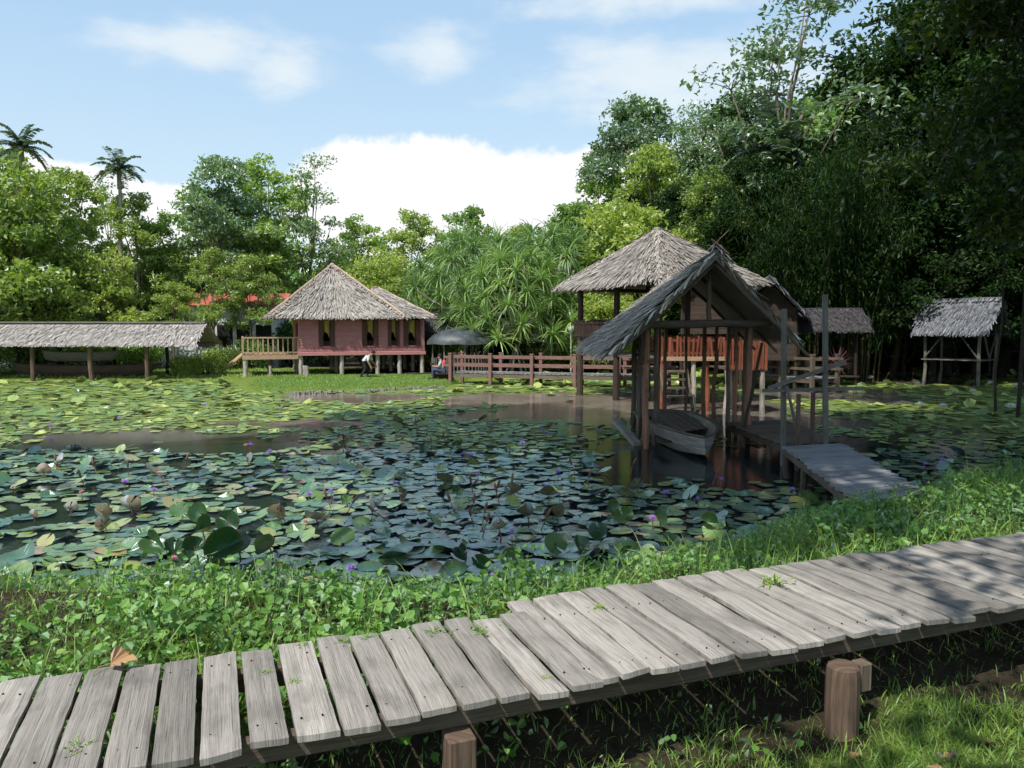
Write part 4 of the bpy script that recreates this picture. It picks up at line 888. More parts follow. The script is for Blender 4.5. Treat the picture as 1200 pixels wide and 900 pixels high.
# ------------------------------------------------------------------ huts
def gable_hut(name, label, cat, c, yaw, L_, W_, floor, eave, ridge, mat='thatch_dark', pm='oldwood', finial=False, platform=True, posts=True, walls=None, group=None, rail=False, brace=False, over=.45):
    """ridge runs along local x; L_ by W_ between posts"""
    t = thing(name, label, cat, (c[0], c[1], max(0.0, float(gz([c])[0]))), yaw, group); g = -t.location[2]
    o = np.zeros(3)
    def O2(nm, mb, m_, par=None, **k): return obj(nm, mb, M[m_], par or t, world=False, **k)
    mb = MB(); hl, hw_ = L_/2+over, W_/2+over
    for s in (-1, 1): thatch(mb, (-hl, s*hw_, eave-.25+.012*s), (hl, s*hw_, eave-.25+.012*s), (-hl-.12, 0, ridge), (hl+.12, 0, ridge), .36, .045, 4.5, .13, .15, .04)
    rf = O2('roof', mb, mat)
    mb = MB(); ridgecap(mb, (-hl-.1, 0, ridge+.02), (hl+.1, 0, ridge+.02)); O2('ridge_cap', mb, mat, rf)
    if finial:
        for s in (-1,):
            mb = MB()
            for q in (-1, 1): mb.beam((s*(hl+.16), q*.5, ridge-.42), (s*(hl+.16)+q*.02, -q*(.45 if q > 0 else .2), ridge+(.5 if q > 0 else .2)), .045, .03, r=.5)
            O2('crossed_finial', mb, 'oldwood')
    if posts:
        xsn = max(2, int(round(L_/2.2))+1)
        for i in range(xsn):
            for s in (-1, 1):
                x = -L_/2+L_*i/(xsn-1); mb = MB(); mb.pole((x, s*W_/2, g-.5), (x, s*W_/2, eave+.02), .07, .06, wob=.015); O2('post', mb, pm)
        for s in (-1, 1):
            mb = MB(); mb.pole((-L_/2-.2, s*W_/2, eave), (L_/2+.2, s*W_/2, eave), .05); O2('eave_beam', mb, pm)
    if platform:
        mb = MB(); ramp_deck(mb, (-L_/2-.1, -W_/2-.1, floor), (L_/2+.1, -W_/2-.1, floor), (-L_/2-.1, W_/2+.1, floor), (L_/2+.1, W_/2+.1, floor), 10, .04); O2('platform', mb, pm)
    if brace:
        for a, b in (((-L_/2, -W_/2-.07, floor+.05), (-L_/2+1.0, -W_/2-.07, eave)), ((L_/2+.07, -W_/2+.9, floor+.05), (L_/2+.07, -W_/2, eave)), ((L_/2, -W_/2-.07, floor+.05), (L_/2-.9, -W_/2-.07, eave-.1)), ((L_/2+.07, W_/2-.9, floor+.05), (L_/2+.07, W_/2, eave))):
            mb = MB(); mb.beam(a, b, .05, .04); O2('brace', mb, pm)
    if walls:
        mb = MB(); n = 9
        for i in range(n):
            z = floor+(eave-floor)*(i+.5)/n
            for a, b in (((-L_/2, -W_/2), (L_/2, -W_/2)), ((L_/2, -W_/2), (L_/2, W_/2)), ((L_/2, W_/2), (-L_/2, W_/2)), ((-L_/2, W_/2), (-L_/2, -W_/2))):
                mb.beam((*a, z), (*b, z), .04, (eave-floor)/n-.01)
        O2('wall', mb, walls)
        for s in (-1, 1): mb = MB(); mb.add([(s*L_/2, -W_/2, eave-.02), (s*L_/2, W_/2, eave-.02), (s*L_/2, 0, ridge-.25)], [(0, 1, 2)], .3); O2('gable_wall', mb, walls)
    return t
c = at(838, 385, 33); gable_hut('gabled_hut', 'dark gabled hut with crossed finial poles behind the pavilion', 'hut', c[:2], R(75), 3.6, 2.6, 2.2, 3.9, 5.75, 'thatch_dark', 'darkwood', True, True, walls='darkwood')
c = at(902, 385, 31); gable_hut('gabled_hut', 'low dark gabled hut just right of the boat shed roof', 'hut', c[:2], R(70), 2.8, 2.0, 1.2, 3.1, 4.35, 'thatch_dark', 'darkwood', False, True, walls='darkwood')
c = at(1126, 385, 32.5); gable_hut('stilt_hut', 'small stilted hut with pale grey thatch and open braced platform', 'hut', c[:2], R(-50), 2.1, 1.8, 1.1, 2.5, 3.6, 'thatch_dark', 'greywood', False, True, brace=True, over=.35)  # darker thatch material stands in for the shade on this roof
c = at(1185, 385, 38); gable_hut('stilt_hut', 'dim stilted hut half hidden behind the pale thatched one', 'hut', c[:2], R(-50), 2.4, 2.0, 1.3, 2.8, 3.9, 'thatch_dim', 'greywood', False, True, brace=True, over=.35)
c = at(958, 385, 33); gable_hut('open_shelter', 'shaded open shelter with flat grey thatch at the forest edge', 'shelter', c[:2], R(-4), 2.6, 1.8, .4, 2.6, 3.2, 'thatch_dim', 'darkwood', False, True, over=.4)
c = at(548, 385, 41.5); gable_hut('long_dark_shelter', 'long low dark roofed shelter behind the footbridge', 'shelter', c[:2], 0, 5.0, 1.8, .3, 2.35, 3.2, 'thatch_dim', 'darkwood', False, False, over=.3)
# domed tarpaulin shelter
c = at(540, 385, 38.6); gzc = .1
dm = thing('domed_shelter', 'low shelter with a domed dark tarpaulin roof right of the pink house', 'shelter', (c[0], c[1], gzc))
mb = MB(); n, m_ = 24, 8; vs, pcs = [], []
for i in range(m_+1):
    for j in range(n):
        a = 2*math.pi*j/n; rr = math.sin(i/m_*math.pi/2); z = math.cos(i/m_*math.pi/2); vs.append((c[0]+1.72*rr*math.cos(a), c[1]+1.3*rr*math.sin(a), 1.62+.78*z+.02*math.sin(j*2.1+i)))
mb.add(vs, [(i*n+j, (i+1)*n+j, (i+1)*n+(j+1) % n, i*n+(j+1) % n) for i in range(m_) for j in range(n)], .5); obj('tarpaulin_roof', mb, M['tarp'], dm, smooth=True)
for j in range(8):
    a = j*math.pi/4+.2; mb = MB(); mb.pole((c[0]+1.4*math.cos(a), c[1]+1.05*math.sin(a), -.1), (c[0]+1.4*math.cos(a), c[1]+1.05*math.sin(a), 1.72), .04); obj('pole', mb, M['greywood'], dm)
mb = MB()
for j in range(26):
    a = math.pi+j*math.pi/25; mb.beam((c[0]+1.45*math.cos(a), c[1]+1.1*math.sin(a), .15), (c[0]+1.45*math.cos(a), c[1]+1.1*math.sin(a), .95), .05, .02)
obj('railing', mb, M['greywood'], dm)

# ------------------------------------------------------------------ footbridges
def footbridge(name, label, a, b, width, zd, zt, bays, mat='bridge', spans=None):
    a, b = np.asarray(a, float), np.asarray(b, float); d = unit(b-a); s = np.array([-d[1], d[0]]); D = np.linalg.norm(b-a)
    t = thing(name, label, 'footbridge', (*(a+b)/2, 0))
    P = lambda k, w_, z: np.array([*(a+d*k+s*w_), z])
    mb = MB(); ramp_deck(mb, P(0, 0, zd), P(D, 0, zd), P(0, width, zd), P(D, width, zd), int(D/.2), .04, .03); obj('deck', mb, M['jetty'], t)
    for w_ in (-.02, width+.02):
        mb = MB(); mb.beam(P(0, w_, zd-.12), P(D, w_, zd-.12), .06, .14); obj('beam', mb, M['oldwood'], t)
        sg = -1 if w_ < 0 else 1
        for i in range(bays+1):
            k = D*i/bays; mb = MB(); mb.beam(P(k, w_+sg*.09, -.5), P(k, w_+sg*.09, zt+.06), .13, .13, r=.5, up=(d[0], d[1], 0)); mb.beam(P(k, w_+sg*.09, zt+.06), P(k, w_+sg*.09, zt+.10), .16, .16, r=.9, up=(d[0], d[1], 0)); obj('post', mb, M[mat], t)
        for z in (zt-.08, zd+(zt-zd)*.42):
            mb = MB(); mb.beam(P(0, w_, z), P(D, w_, z), .05, .10, r=.5, ext=.35); obj('rail', mb, M[mat], t)
    return t
a = at(529, 448, 33.3); b = at(726, 452, 31.0)
footbridge('footbridge', 'low plank footbridge with faded red railings crossing the far pond', a[:2], b[:2]+(b-a)[:2]*.25, 1.15, .50, 1.25, 5)
a = at(905, 440, 31); b = at(966, 440, 27.5)
footbridge('footbridge', 'shaded footbridge with faded red railings right of the boat shed', (a[0]-1.2, 33), (b[0], 28.4), 1.0, .55, 1.35, 3, mat='oldwood')  # old wood replaces the bridge paint; its darker tone stands in for shade

# ------------------------------------------------------------------ pink house on stilts
ZH0, ZH1 = 1.27, 2.86
hA = at(351, 400, 36.6)[:2]; hB = at(496, 400, 38.6)[:2]   # front wall line, left to right
dx = unit(hB-hA); dy = np.array([-dx[1], dx[0]]); HL = np.linalg.norm(hB-hA); HD = 4.6
yaw = math.atan2(dx[1], dx[0])
ph = thing('stilt_house', 'pink clapboard house on stilts with two hipped thatch roofs by the lawn', 'house', (hA[0], hA[1], .12), yaw)
ZL = -.12
def PO(nm, mb, m_, par=None, **k): return obj(nm, mb, M[m_], par or ph, world=False, **k)
main = HL*.80
def clap(mb, x0, x1, y, z0, z1, n, nrm=-1):
    for i in range(n):
        za, zb = z0+(z1-z0)*i/n, z0+(z1-z0)*(i+1)/n; r = rng.random()
        v = [(x0, y+nrm*.06, za), (x1, y+nrm*.06, za), (x1, y+nrm*.010, zb), (x0, y+nrm*.010, zb), (x0, y, za), (x1, y, za)]
        mb.add(v, [(0, 1, 2, 3), (4, 5, 1, 0)], r, [(x0, 0, r*37), (x1, 0, r*37), (x1, .1, r*37), (x0, .1, r*37), (x0, 0, r*37), (x1, 0, r*37)])
WIN = [(.145, .275, False), (.49, .625, False), (.70, .80, True), (.83, .975, True)]
f0 = lambda q: q*HL
mb = MB(); zw0, zw1 = ZH0+.26, ZH1-.05
spans = []; x = 0.0
for a_, b_, _ in WIN: spans.append((x, f0(a_))); x = f0(b_)
spans.append((x, HL))
clap(mb, 0, HL, 0, ZH0+ZL, zw0+ZL, 4)
for a_, b_ in spans: clap(mb, a_, b_, 0, zw0+ZL, ZH1+ZL, 12)
mb.beam((HL+.02, 0, ZH0+ZL), (HL+.02, 0, ZH1+ZL), .07, .07, r=.9); mb.beam((-.02, 0, ZH0+ZL), (-.02, 0, ZH1+ZL), .07, .07, r=.9)
for y0_, y1_, x_ in ((0, HD, HL), (0, HD, 0)):
    mb.add([(x_, 0, ZH0+ZL), (x_, HD, ZH0+ZL), (x_, HD, ZH1+ZL), (x_, 0, ZH1+ZL)], [(0, 1, 2, 3)], .3, [(0, 0, 0), (HD, 0, 0), (HD, 1.8, 0), (0, 1.8, 0)])
mb.add([(0, HD, ZH0+ZL), (HL, HD, ZH0+ZL), (HL, HD, ZH1+ZL), (0, HD, ZH1+ZL)], [(0, 1, 2, 3)], .3)
PO('wall', mb, 'siding')
mb = MB(); mb.add([(0.1, 1.2, ZH0+ZL), (HL-.1, 1.2, ZH0+ZL), (HL-.1, 1.2, ZH1+ZL), (.1, 1.2, ZH1+ZL)], [(0, 1, 2, 3)], .3); PO('interior_dark_sheet', mb, 'dark')  # near-black sheet added behind the windows; interior darkness painted as colour
mb = MB(); mb.beam((-.1, -.06, ZH0-.08+ZL), (HL+.1, -.06, ZH0-.08+ZL), .08, .16, r=.4); mb.box((-.05, 0, ZH0-.14+ZL), (HL+.05, HD, ZH0-.02+ZL)); PO('floor_frame', mb, 'siding')
for a_, b_, wide_ in WIN:
    x0, x1 = f0(a_), f0(b_); cx = (x0+x1)/2; w_ = x1-x0
    mb = MB()
    for xx in (x0, x1): mb.beam((xx, -.03, zw0+ZL), (xx, -.03, zw1+ZL), .06, .06, r=.5)
    mb.beam((x0, -.03, zw0+ZL), (x1, -.03, zw0+ZL), .07, .06, r=.5)
    win = PO('window', mb, 'siding')
    for sgn, xe in ((1, x0), (-1, x1)):
        mb = MB(); sw = w_*.30; mb.box((min(xe, xe+sgn*sw)+.004, -.085, zw0+ZL), (max(xe, xe+sgn*sw)-.004, -.06, zw1+ZL), r=rng.random())
        for k in range(9): z = zw0+ZL+.06+k*.13; mb.beam((min(xe, xe+sgn*sw)+.03, -.09, z), (max(xe, xe+sgn*sw)-.03, -.09, z), .012, .05, r=.2)
        PO('shutter', mb, 'shutter', win)
    xa, xb = x0+w_*.30, x1-w_*.30
    mb = MB(); n = 12; vs = []
    for i in range(n+1):
        u_ = i/n; xx = xa+(xb-xa)*u_; dz = .5+.65*abs(u_-.35)**.8*(1 if not wide_ else 1.1); vs += [(xx, .03+.03*math.sin(i*2.2), zw1+ZL), (xx*.7+(xa if u_ < .5 else xb)*.3, .03+.03*math.sin(i*2.2+1), zw1+ZL-dz)]
    mb.add(vs, [(2*i, 2*i+1, 2*i+3, 2*i+2) for i in range(n)], .5); PO('curtain', mb, 'curtain', win)
    mb = MB()
    for k in range(6): xx = xa+(xb-xa)*(k+.5)/6; mb.beam((xx, -.01, zw0+ZL), (xx, -.01, zw0+ZL+.28), .02, .02)
    PO('window_bars', mb, 'shutter', win)
# stilts
for x_ in (.05, HL*.33, HL*.62, HL*.80, HL-.05):
    for y_ in (.1, HD/2, HD-.2):
        mb = MB(); mb.pole((x_, y_, -.5), (x_, y_, ZH0-.13+ZL), .11, .10, wob=.006, r=.5+.4*rng.random()); PO('stilt', mb, 'paleposts')
# roofs
E = ZH1+ZL+.12; ov = .45
x0, x1, y0, y1 = -1.35, main+.15, -ov, HD+ov; cx_, cy_ = x0+(x1-x0)*.50, HD*.42; Pk = (cx_, cy_, at(383, 311, 39)[2]+ZL)
mb = MB(); c4 = [(x0, y0, E), (x1, y0, E), (x1, y1, E), (x0, y1, E)]
for i in range(4): thatch(mb, c4[i], c4[(i+1) % 4], Pk, Pk, .45, .05, 4.5, .17, .15, .05, .1)
rf = PO('main_roof', mb, 'thatch_pav')
mb = MB()
for q in c4:
    q = np.array(q); p_ = np.array(Pk); ridgecap(mb, p_+np.array([0, 0, .04]), q+np.array([0, 0, .06]), L_=.2, w=.2)
mb.sphere(Pk, .13); PO('hip_cap', mb, 'hipcap', rf)
X0, X1, Y0, Y1 = main-1.6, HL+.45, -ov+.04, HD*.9; Zr = E+1.5
mb = MB(); ra, rb = (X0+.6, HD*.42, Zr), (X1-2.35, HD*.42, Zr)
thatch(mb, (X0, Y0, E), (X1, Y0, E), ra, rb, .42, .05, 4.5, .15, .15, .05, .1); thatch(mb, (X1, Y0, E), (X1, Y1, E), rb, rb, .42, .05, 4.5, .15); thatch(mb, (X1, Y1, E), (X0, Y1, E), rb, ra, .5, .08, 4, .17)
rf2 = PO('side_roof', mb, 'thatch_pav')
mb = MB(); ridgecap(mb, ra, rb, L_=.2, w=.2); ridgecap(mb, rb, (X1, Y0, E+.05), L_=.2, w=.18); PO('hip_cap', mb, 'hipcap', rf2)
# veranda on the left
VW = at(351, 400, 36.6)[0]-at(288, 400, 36.6)[0]; zf = ZH0-.12+ZL
mb = MB(); ramp_deck(mb, (-VW, .1, zf), (-.08, .1, zf), (-VW, 3.4, zf), (-.08, 3.4, zf), 14, .05); PO('veranda_floor', mb, 'balcony')
mb = MB(); mb.beam((-VW, .05, zf-.10), (-.06, .05, zf-.10), .06, .20, r=.9); mb.beam((-VW, .05, zf-.10), (-VW, 3.4, zf-.10), .06, .2, r=.9); PO('veranda_edge', mb, 'balcony')
def vr(a, b, n, nm='veranda_railing'):
    mb = MB(); a, b = np.array(a, float), np.array(b, float)
    for i in range(n+1): p = a+(b-a)*i/n; mb.beam((p[0], p[1], zf), (p[0], p[1], zf+.82), .09 if i in (0, n) else .06, .04, r=.6)
    for z in (zf+.82, zf+.12): mb.beam((a[0], a[1], z), (b[0], b[1], z), .07, .07, r=.9)
    PO(nm, mb, 'balcony')
vr((-VW, .05), (-.08, .05), 11)
vr((-VW, .12), (-VW, 3.4), 14)
for x_, y_ in ((-VW+.1, .15), (-VW*.5, 3.0), (-VW+.1, 3.2)):
    mb = MB(); mb.pole((x_, y_, -.5), (x_, y_, zf-.02), .12, .11, wob=.006); PO('stilt', mb, 'paleposts')
mb = MB(); mb.box((-.06, .9, ZH0+ZL), (-.03, 1.8, ZH1-.2+ZL), r=.3); PO('door', mb, 'shutter')
mb = MB(); mb.beam((-VW+.02, 3.3, zf-.02), (-VW-1.3, 3.0, -.1), .7, .06, r=.6); PO('ramp', mb, 'balcony')
for px, d in ((317, 36.2), (360, 36.0), (357, 36.4)):
    a = at(px, 440, d); mb = MB(); mb.pole((0, 0, -.2), (0, 0, .5), .08, .075, wob=.004); 
    solo('stump_post', 'short pale stump post on the lawn %s' % {317: 'beneath the veranda corner', 360: 'right of the two near the front stilt', 357: 'left of the two near the front stilt'}[px], 'post', mb, M['paleposts'], (a[0], a[1], .15))

# ------------------------------------------------------------------ long thatched shelter on the left
ls = thing('long_shelter', 'long low thatched shelter on dark posts at the left edge of the pond', 'shelter', (-19, 36.3, .1))
xl, xr = at(-110, 385, 35.2)[0], at(229, 385, 35.2)[0]; ye, yr, yb = 34.9, 36.5, 38.1
zE = at(100, 404, ye)[2]; zR = at(100, 379, yr)[2]
mb = MB(); thatch(mb, (xl, ye, zE), (xr, ye, zE), (xl, yr, zR), (xr-.05, yr, zR), .5, .07, 4.5, .15, .12, .04); thatch(mb, (xl, yb, zE+.02), (xr, yb, zE+.02), (xl, yr, zR-.012), (xr-.05, yr, zR-.012), .5, .09, 2.5, .15)
rf = obj('roof', mb, M['thatch_light'], ls)
mb = MB(); mb.beam((xl, yr, zR+.05), (xr-.02, yr, zR+.05), .3, .07, r=.9); obj('ridge_cap', mb, M['greywood'], rf)
for px in (-70, -15, 39, 107, 173):
    x_ = at(px, 440, 35.2)[0]; mb = MB(); mb.pole((x_, 35.2, -.4), (x_, 35.2, zE+.12), .11, .10); obj('post', mb, M['postwood'], ls)
    mb = MB(); mb.pole((x_-.3, 37.9, -.4), (x_-.3, 37.9, zE+.1), .09, .08); obj('post', mb, M['darkwood'], ls)
for y_ in (35.2, 37.9):
    mb = MB(); mb.pole((xl, y_, zE+.08), (xr-.2, y_, zE+.08), .07); obj('eave_beam', mb, M['oldwood'], ls)
a, b = at(15, 440, 36.4), at(192, 440, 36.4)
canoe('canoe', 'very long dark canoe lying under the long thatched shelter', 'canoe', b[:2], a[:2], .9, .52, .12, ('hull_dark', 'darkwood'), False, .12)
a, b = at(50, 440, 37.3), at(145, 440, 37.3)
c2 = canoe('canoe', 'pale grey boat raised behind the long dark canoe', 'canoe', b[:2], a[:2], .8, .48, .78, ('hull', 'greywood'), False, .1)
for x_ in (a[0]+.8, b[0]-.8):
    mb = MB(); mb.box((x_-.09, 36.98, .0), (x_+.09, 37.6, .8), r=.4); obj('trestle', mb, M['darkwood'], c2)
# white building and fence behind the trees on the left
wb_ = thing('white_building', 'white building with a red tiled roof half hidden behind the left trees', 'building', (-15.6, 45, 0))
xa, xb = at(214, 400, 44.8)[0], at(325, 400, 44.8)[0]; g0 = .1; zt = at(250, 356, 44.8)[2]
mb = MB(); mb.box((xa, 44.8, g0-.3), (xb, 47.2, zt)); obj('wall', mb, M['white'], wb_)
mb = MB(); zr2 = at(250, 344, 46)[2]
mb.add([(xa-.5, 44.4, zt-.1), (xb+.5, 44.4, zt-.1), (xb+.5, 46, zr2), (xa-.5, 46, zr2), (xa-.5, 47.6, zt-.1), (xb+.5, 47.6, zt-.1)], [(0, 1, 2, 3), (3, 2, 5, 4)], .5); obj('roof', mb, M['redroof'], wb_)
for i in range(4):
    x_ = xa+.9+i*(xb-xa-1)/4; mb = MB(); mb.box((x_, 44.77, 1.2), (x_+.9, 44.84, 2.6), r=.5); obj('window', mb, M['dark'], wb_)
wf_ = thing('white_fence', 'white panel fence behind the far left shrubs', 'fence', (-20, 43.5, .1)); mb = MB()
xa, xb = at(-90, 400, 43.5)[0], at(305, 400, 43.5)[0]
for i in range(int((xb-xa)/.22)): x_ = xa+.22*i; mb.box((x_, 43.5, .25), (x_+.14, 43.53, 1.35))
for z in (.45, 1.2): mb.beam((xa, 43.47, z), (xb, 43.47, z), .04, .07)
obj('pickets', mb, M['white'], wf_)
for i in range(9):
    x_ = xa+(xb-xa)*i/8; mb = MB(); mb.box((x_-.08, 43.36, -.2), (x_+.08, 43.44, 1.5)); obj('post', mb, M['white'], wf_)
# lamp post
a = at(669, 415, 38.5); lp = thing('lamp_post', 'slim white lamp post with a round globe behind the footbridge', 'lamp post', (a[0], 38.5, 0))
mb = MB(); mb.pole((a[0], 38.5, -.4), (a[0], 38.5, 2.25), .04, .03, wob=0); obj('pole', mb, M['metal'], lp)
mb = MB(); mb.sphere((a[0], 38.5, 2.4), .16, 12, 9); obj('globe', mb, M['white'], lp, smooth=True)
mb = MB(); mb.tube([(a[0], 38.5, 2.2), (a[0], 38.5, 2.27)], [.07, .09], 10); obj('collar', mb, M['metal'], lp)
# red spiky plant near the shaded shelter
mb = MB(); n = 46; u = unit(rng.normal(0, 1, (n, 3))*np.array([1, .5, 1])+np.array([0, 0, .2])); strips(mb, np.zeros((n, 3))+np.array([0, 0, .9]), u, .75, .05, 3, .15); mb.pole((0, 0, -.2), (0, 0, .9), .05, r=.3)
c = at(981, 410, 30.5); solo('spiky_plant', 'dark red spiky plant beside the shaded shelter', 'plant', mb, M['redplant'], (c[0], 30.5, .1))

# ------------------------------------------------------------------ people
def person(label, loc, rz, J, Rr, clothes, hair=True, group=None, extra=None):
    """J joints (local metres), Rr radii; one skinned body, garments as children"""
    t = thing('person', label, 'person', loc, rz, group)
    edges = [('pelvis', 'waist'), ('waist', 'chest'), ('chest', 'neck'), ('neck', 'head'), ('head', 'crown_')]
    for s in 'lr': edges += [('chest', 'sh'+s), ('sh'+s, 'el'+s), ('el'+s, 'wr'+s), ('wr'+s, 'palm'+s), ('pelvis', 'hip'+s), ('hip'+s, 'kn'+s), ('kn'+s, 'an'+s), ('an'+s, 'toe'+s)]
    for s in 'lr':
        w_, p_ = np.array(J['wr'+s]), np.array(J['palm'+s]); d = unit(p_-w_); sd = unit(np.cross(d, (0.3, .9, .2)))
        for k, (o, l) in enumerate(((-.035, .07), (-.012, .085), (.012, .08), (.035, .06))):
            J['f%d%s' % (k, s)] = tuple(p_+sd*o+d*.02); J['g%d%s' % (k, s)] = tuple(p_+sd*o+d*l+np.array([0, 0, -.01])); Rr['f%d%s' % (k, s)] = Rr['g%d%s' % (k, s)] = .009; edges += [('palm'+s, 'f%d%s' % (k, s)), ('f%d%s' % (k, s), 'g%d%s' % (k, s))]
        J['th'+s] = tuple(w_+sd*.055+d*.06); Rr['th'+s] = .01; edges.append(('palm'+s, 'th'+s))
    def skin(nm, es, mat, grow, root, parent):
        names = []; 
        for a, b in es:
            for q in (a, b):
                if q not in names: names.append(q)
        names.remove(root); names.insert(0, root)
        me = bpy.data.meshes.new(nm); me.from_pydata([J[q] for q in names], [(names.index(a), names.index(b)) for a, b in es], [])
        o = bpy.data.objects.new(nm, me); COL.objects.link(o); o.parent = parent
        sk = o.modifiers.new('skin', 'SKIN'); lay = me.skin_vertices[0] if me.skin_vertices else None
        if lay is None:
            bpy.context.view_layer.objects.active = o; lay = me.attributes and me.skin_vertices[0]
        for i, q in enumerate(names): lay.data[i].radius = (Rr[q]*grow+(.006 if grow > 1 else 0),)*2; lay.data[i].use_root = (i == 0)
        sb = o.modifiers.new('sub', 'SUBSURF'); sb.levels = sb.render_levels = 2
        dg = bpy.context.evaluated_depsgraph_get(); dg.update(); ev = bpy.data.meshes.new_from_object(o.evaluated_get(dg)); o.modifiers.clear(); o.data = ev
        ev.materials.clear(); ev.materials.append(M[mat]); ev.polygons.foreach_set('use_smooth', np.ones(len(ev.polygons), bool))
        return o
    body = skin('body', edges, 'skin', 1, 'pelvis', t)
    sh_e = [('pelvis', 'waist'), ('waist', 'chest')]+[e for s in 'lr' for e in (('chest', 'sh'+s), ('sh'+s, 'el'+s))]
    skin('shirt', sh_e, clothes[0], 1.14, 'waist', t)
    skin('trousers', [e for s in 'lr' for e in (('pelvis', 'hip'+s), ('hip'+s, 'kn'+s), ('kn'+s, 'an'+s))], clothes[1], 1.16, 'pelvis', t)
    for s in 'lr':
        a, b = np.array(J['an'+s]), np.array(J['toe'+s]); mb = MB(); mb.tube([a-(b-a)*.35+np.array([0, 0, -.02]), a+np.array([0, 0, -.02]), b, b+(b-a)*.3], [.035, .05, .045, .02], 8, r=.5); obj('shoe', mb, M['blackcloth'], t, world=False, smooth=True)
    hd = np.array(J['head']); mb = MB(); mb.sphere(hd+np.array([.0, 0, .045])-unit(np.array(J['face']))*.025, .108, 12, 9, sc=(1, 1, 1)); obj('hair', mb, M['hair'], t, world=False, smooth=True)
    f_ = unit(np.array(J['face'])); mb = MB(); mb.sphere(hd+f_*.1, .018, 8, 6); sd = unit(np.cross(f_, (0, 0, 1)))
    for q in (-1, 1): mb.sphere(hd+sd*.1*q, .025, 8, 6)
    obj('nose_and_ears', mb, M['skin'], t, world=False, smooth=True)
    return t
RR = dict(pelvis=.13, waist=.12, chest=.14, neck=.05, head=.1, crown_=.075)
for s in 'lr': RR.update({'sh'+s: .065, 'el'+s: .042, 'wr'+s: .028, 'palm'+s: .035, 'hip'+s: .09, 'kn'+s: .058, 'an'+s: .04, 'toe'+s: .035})
# bending person, leaning towards +x
J = dict(pelvis=(-.12, 0, .72), waist=(-.02, 0, .86), chest=(.10, 0, .99), neck=(.22, 0, 1.07), head=(.33, -.02, 1.12), crown_=(.38, -.02, 1.19), face=(.8, -.4, -.3),
         shl=(.12, .17, 1.0), ell=(.22, .2, .76), wrl=(.36, .2, .58), palml=(.40, .2, .52), shr=(.12, -.17, 1.0), elr=(.10, -.2, .74), wrr=(.20, -.2, .54), palmr=(.23, -.2, .47),
         hipl=(-.10, .1, .66), knl=(.10, .12, .42), anl=(-.02, .12, .08), toel=(.12, .12, .03), hipr=(-.12, -.1, .66), knr=(-.02, -.12, .40), anr=(-.26, -.12, .10), toer=(-.13, -.13, .03))
a = G(430, 442, .15); person('person in a white top and dark trousers stooping forward on the lawn', (a[0], a[1], float(gz([a[:2]])[0])), 0, dict(J), dict(RR), ('whitecloth', 'blackcloth'))
# seated person facing left (-x)
J = dict(pelvis=(.10, 0, .40), waist=(.08, 0, .55), chest=(.02, 0, .74), neck=(-.03, 0, .88), head=(-.07, 0, .98), crown_=(-.08, 0, 1.06), face=(-1, -.1, -.3),
         shl=(.01, -.17, .77), ell=(-.10, -.2, .55), wrl=(-.30, -.12, .58), palml=(-.36, -.08, .59), shr=(.01, .17, .77), elr=(-.10, .2, .55), wrr=(-.30, .12, .58), palmr=(-.36, .08, .59),
         hipl=(.06, -.1, .38), knl=(-.34, -.14, .44), anl=(-.36, -.14, .08), toel=(-.50, -.15, .03), hipr=(.06, .1, .38), knr=(-.34, .14, .44), anr=(-.34, .14, .08), toer=(-.48, .14, .03))
a = at(517, 447, 34.0); gz_ = float(gz([a[:2]])[0]); gz_ = max(gz_, .1)
sp_ = person('person in a grey and red shirt and jeans sitting at the bridge end', (a[0], 34.0, gz_), 0, dict(J), dict(RR), ('greycloth', 'denim'))
mb = MB(); mb.sphere((.14, -.01, .64), .165, 12, 9, sc=(.62, 1.0, 1.35)); obj('red_back_panel', mb, M['redcloth'], sp_, world=False, smooth=True)
mb = MB(); mb.beam((-.16, 0, .26), (.42, 0, .26), .5, .07, r=.3)
for x_ in (-.08, .34): mb.beam((x_, 0, -.3), (x_, 0, .225), .42, .08, r=.2)
solo('low_bench', 'dark low bench under the seated person', 'bench', mb, M['darkwood'], (a[0], 34.0, gz_))
mb = MB(); mb.beam((-.03, -.06, 0), (.03, .06, .0), .12, .09); solo('bag', 'small black bag held in the lap of the seated person', 'bag', mb, M['blackcloth'], (a[0]-.40, 34.0, gz_+.66))
# low stone edging of the lawn
mb = MB()
for px in np.arange(340, 520, 3.2):
    q = G(px, 463-(px-340)*.045, 0); hh = .05+.11*rng.random(); q[1] += rng.normal(0, .04); mb.beam((q[0]-.06, q[1], hh/2-.08), (q[0]+.03+.04*rng.random(), q[1]+rng.normal(0, .02), hh/2-.08), .14, hh+.12)
tag(obj('stone_edging', mb, M['concrete']), 'low stone edging where the lawn meets the pond', 'edging')
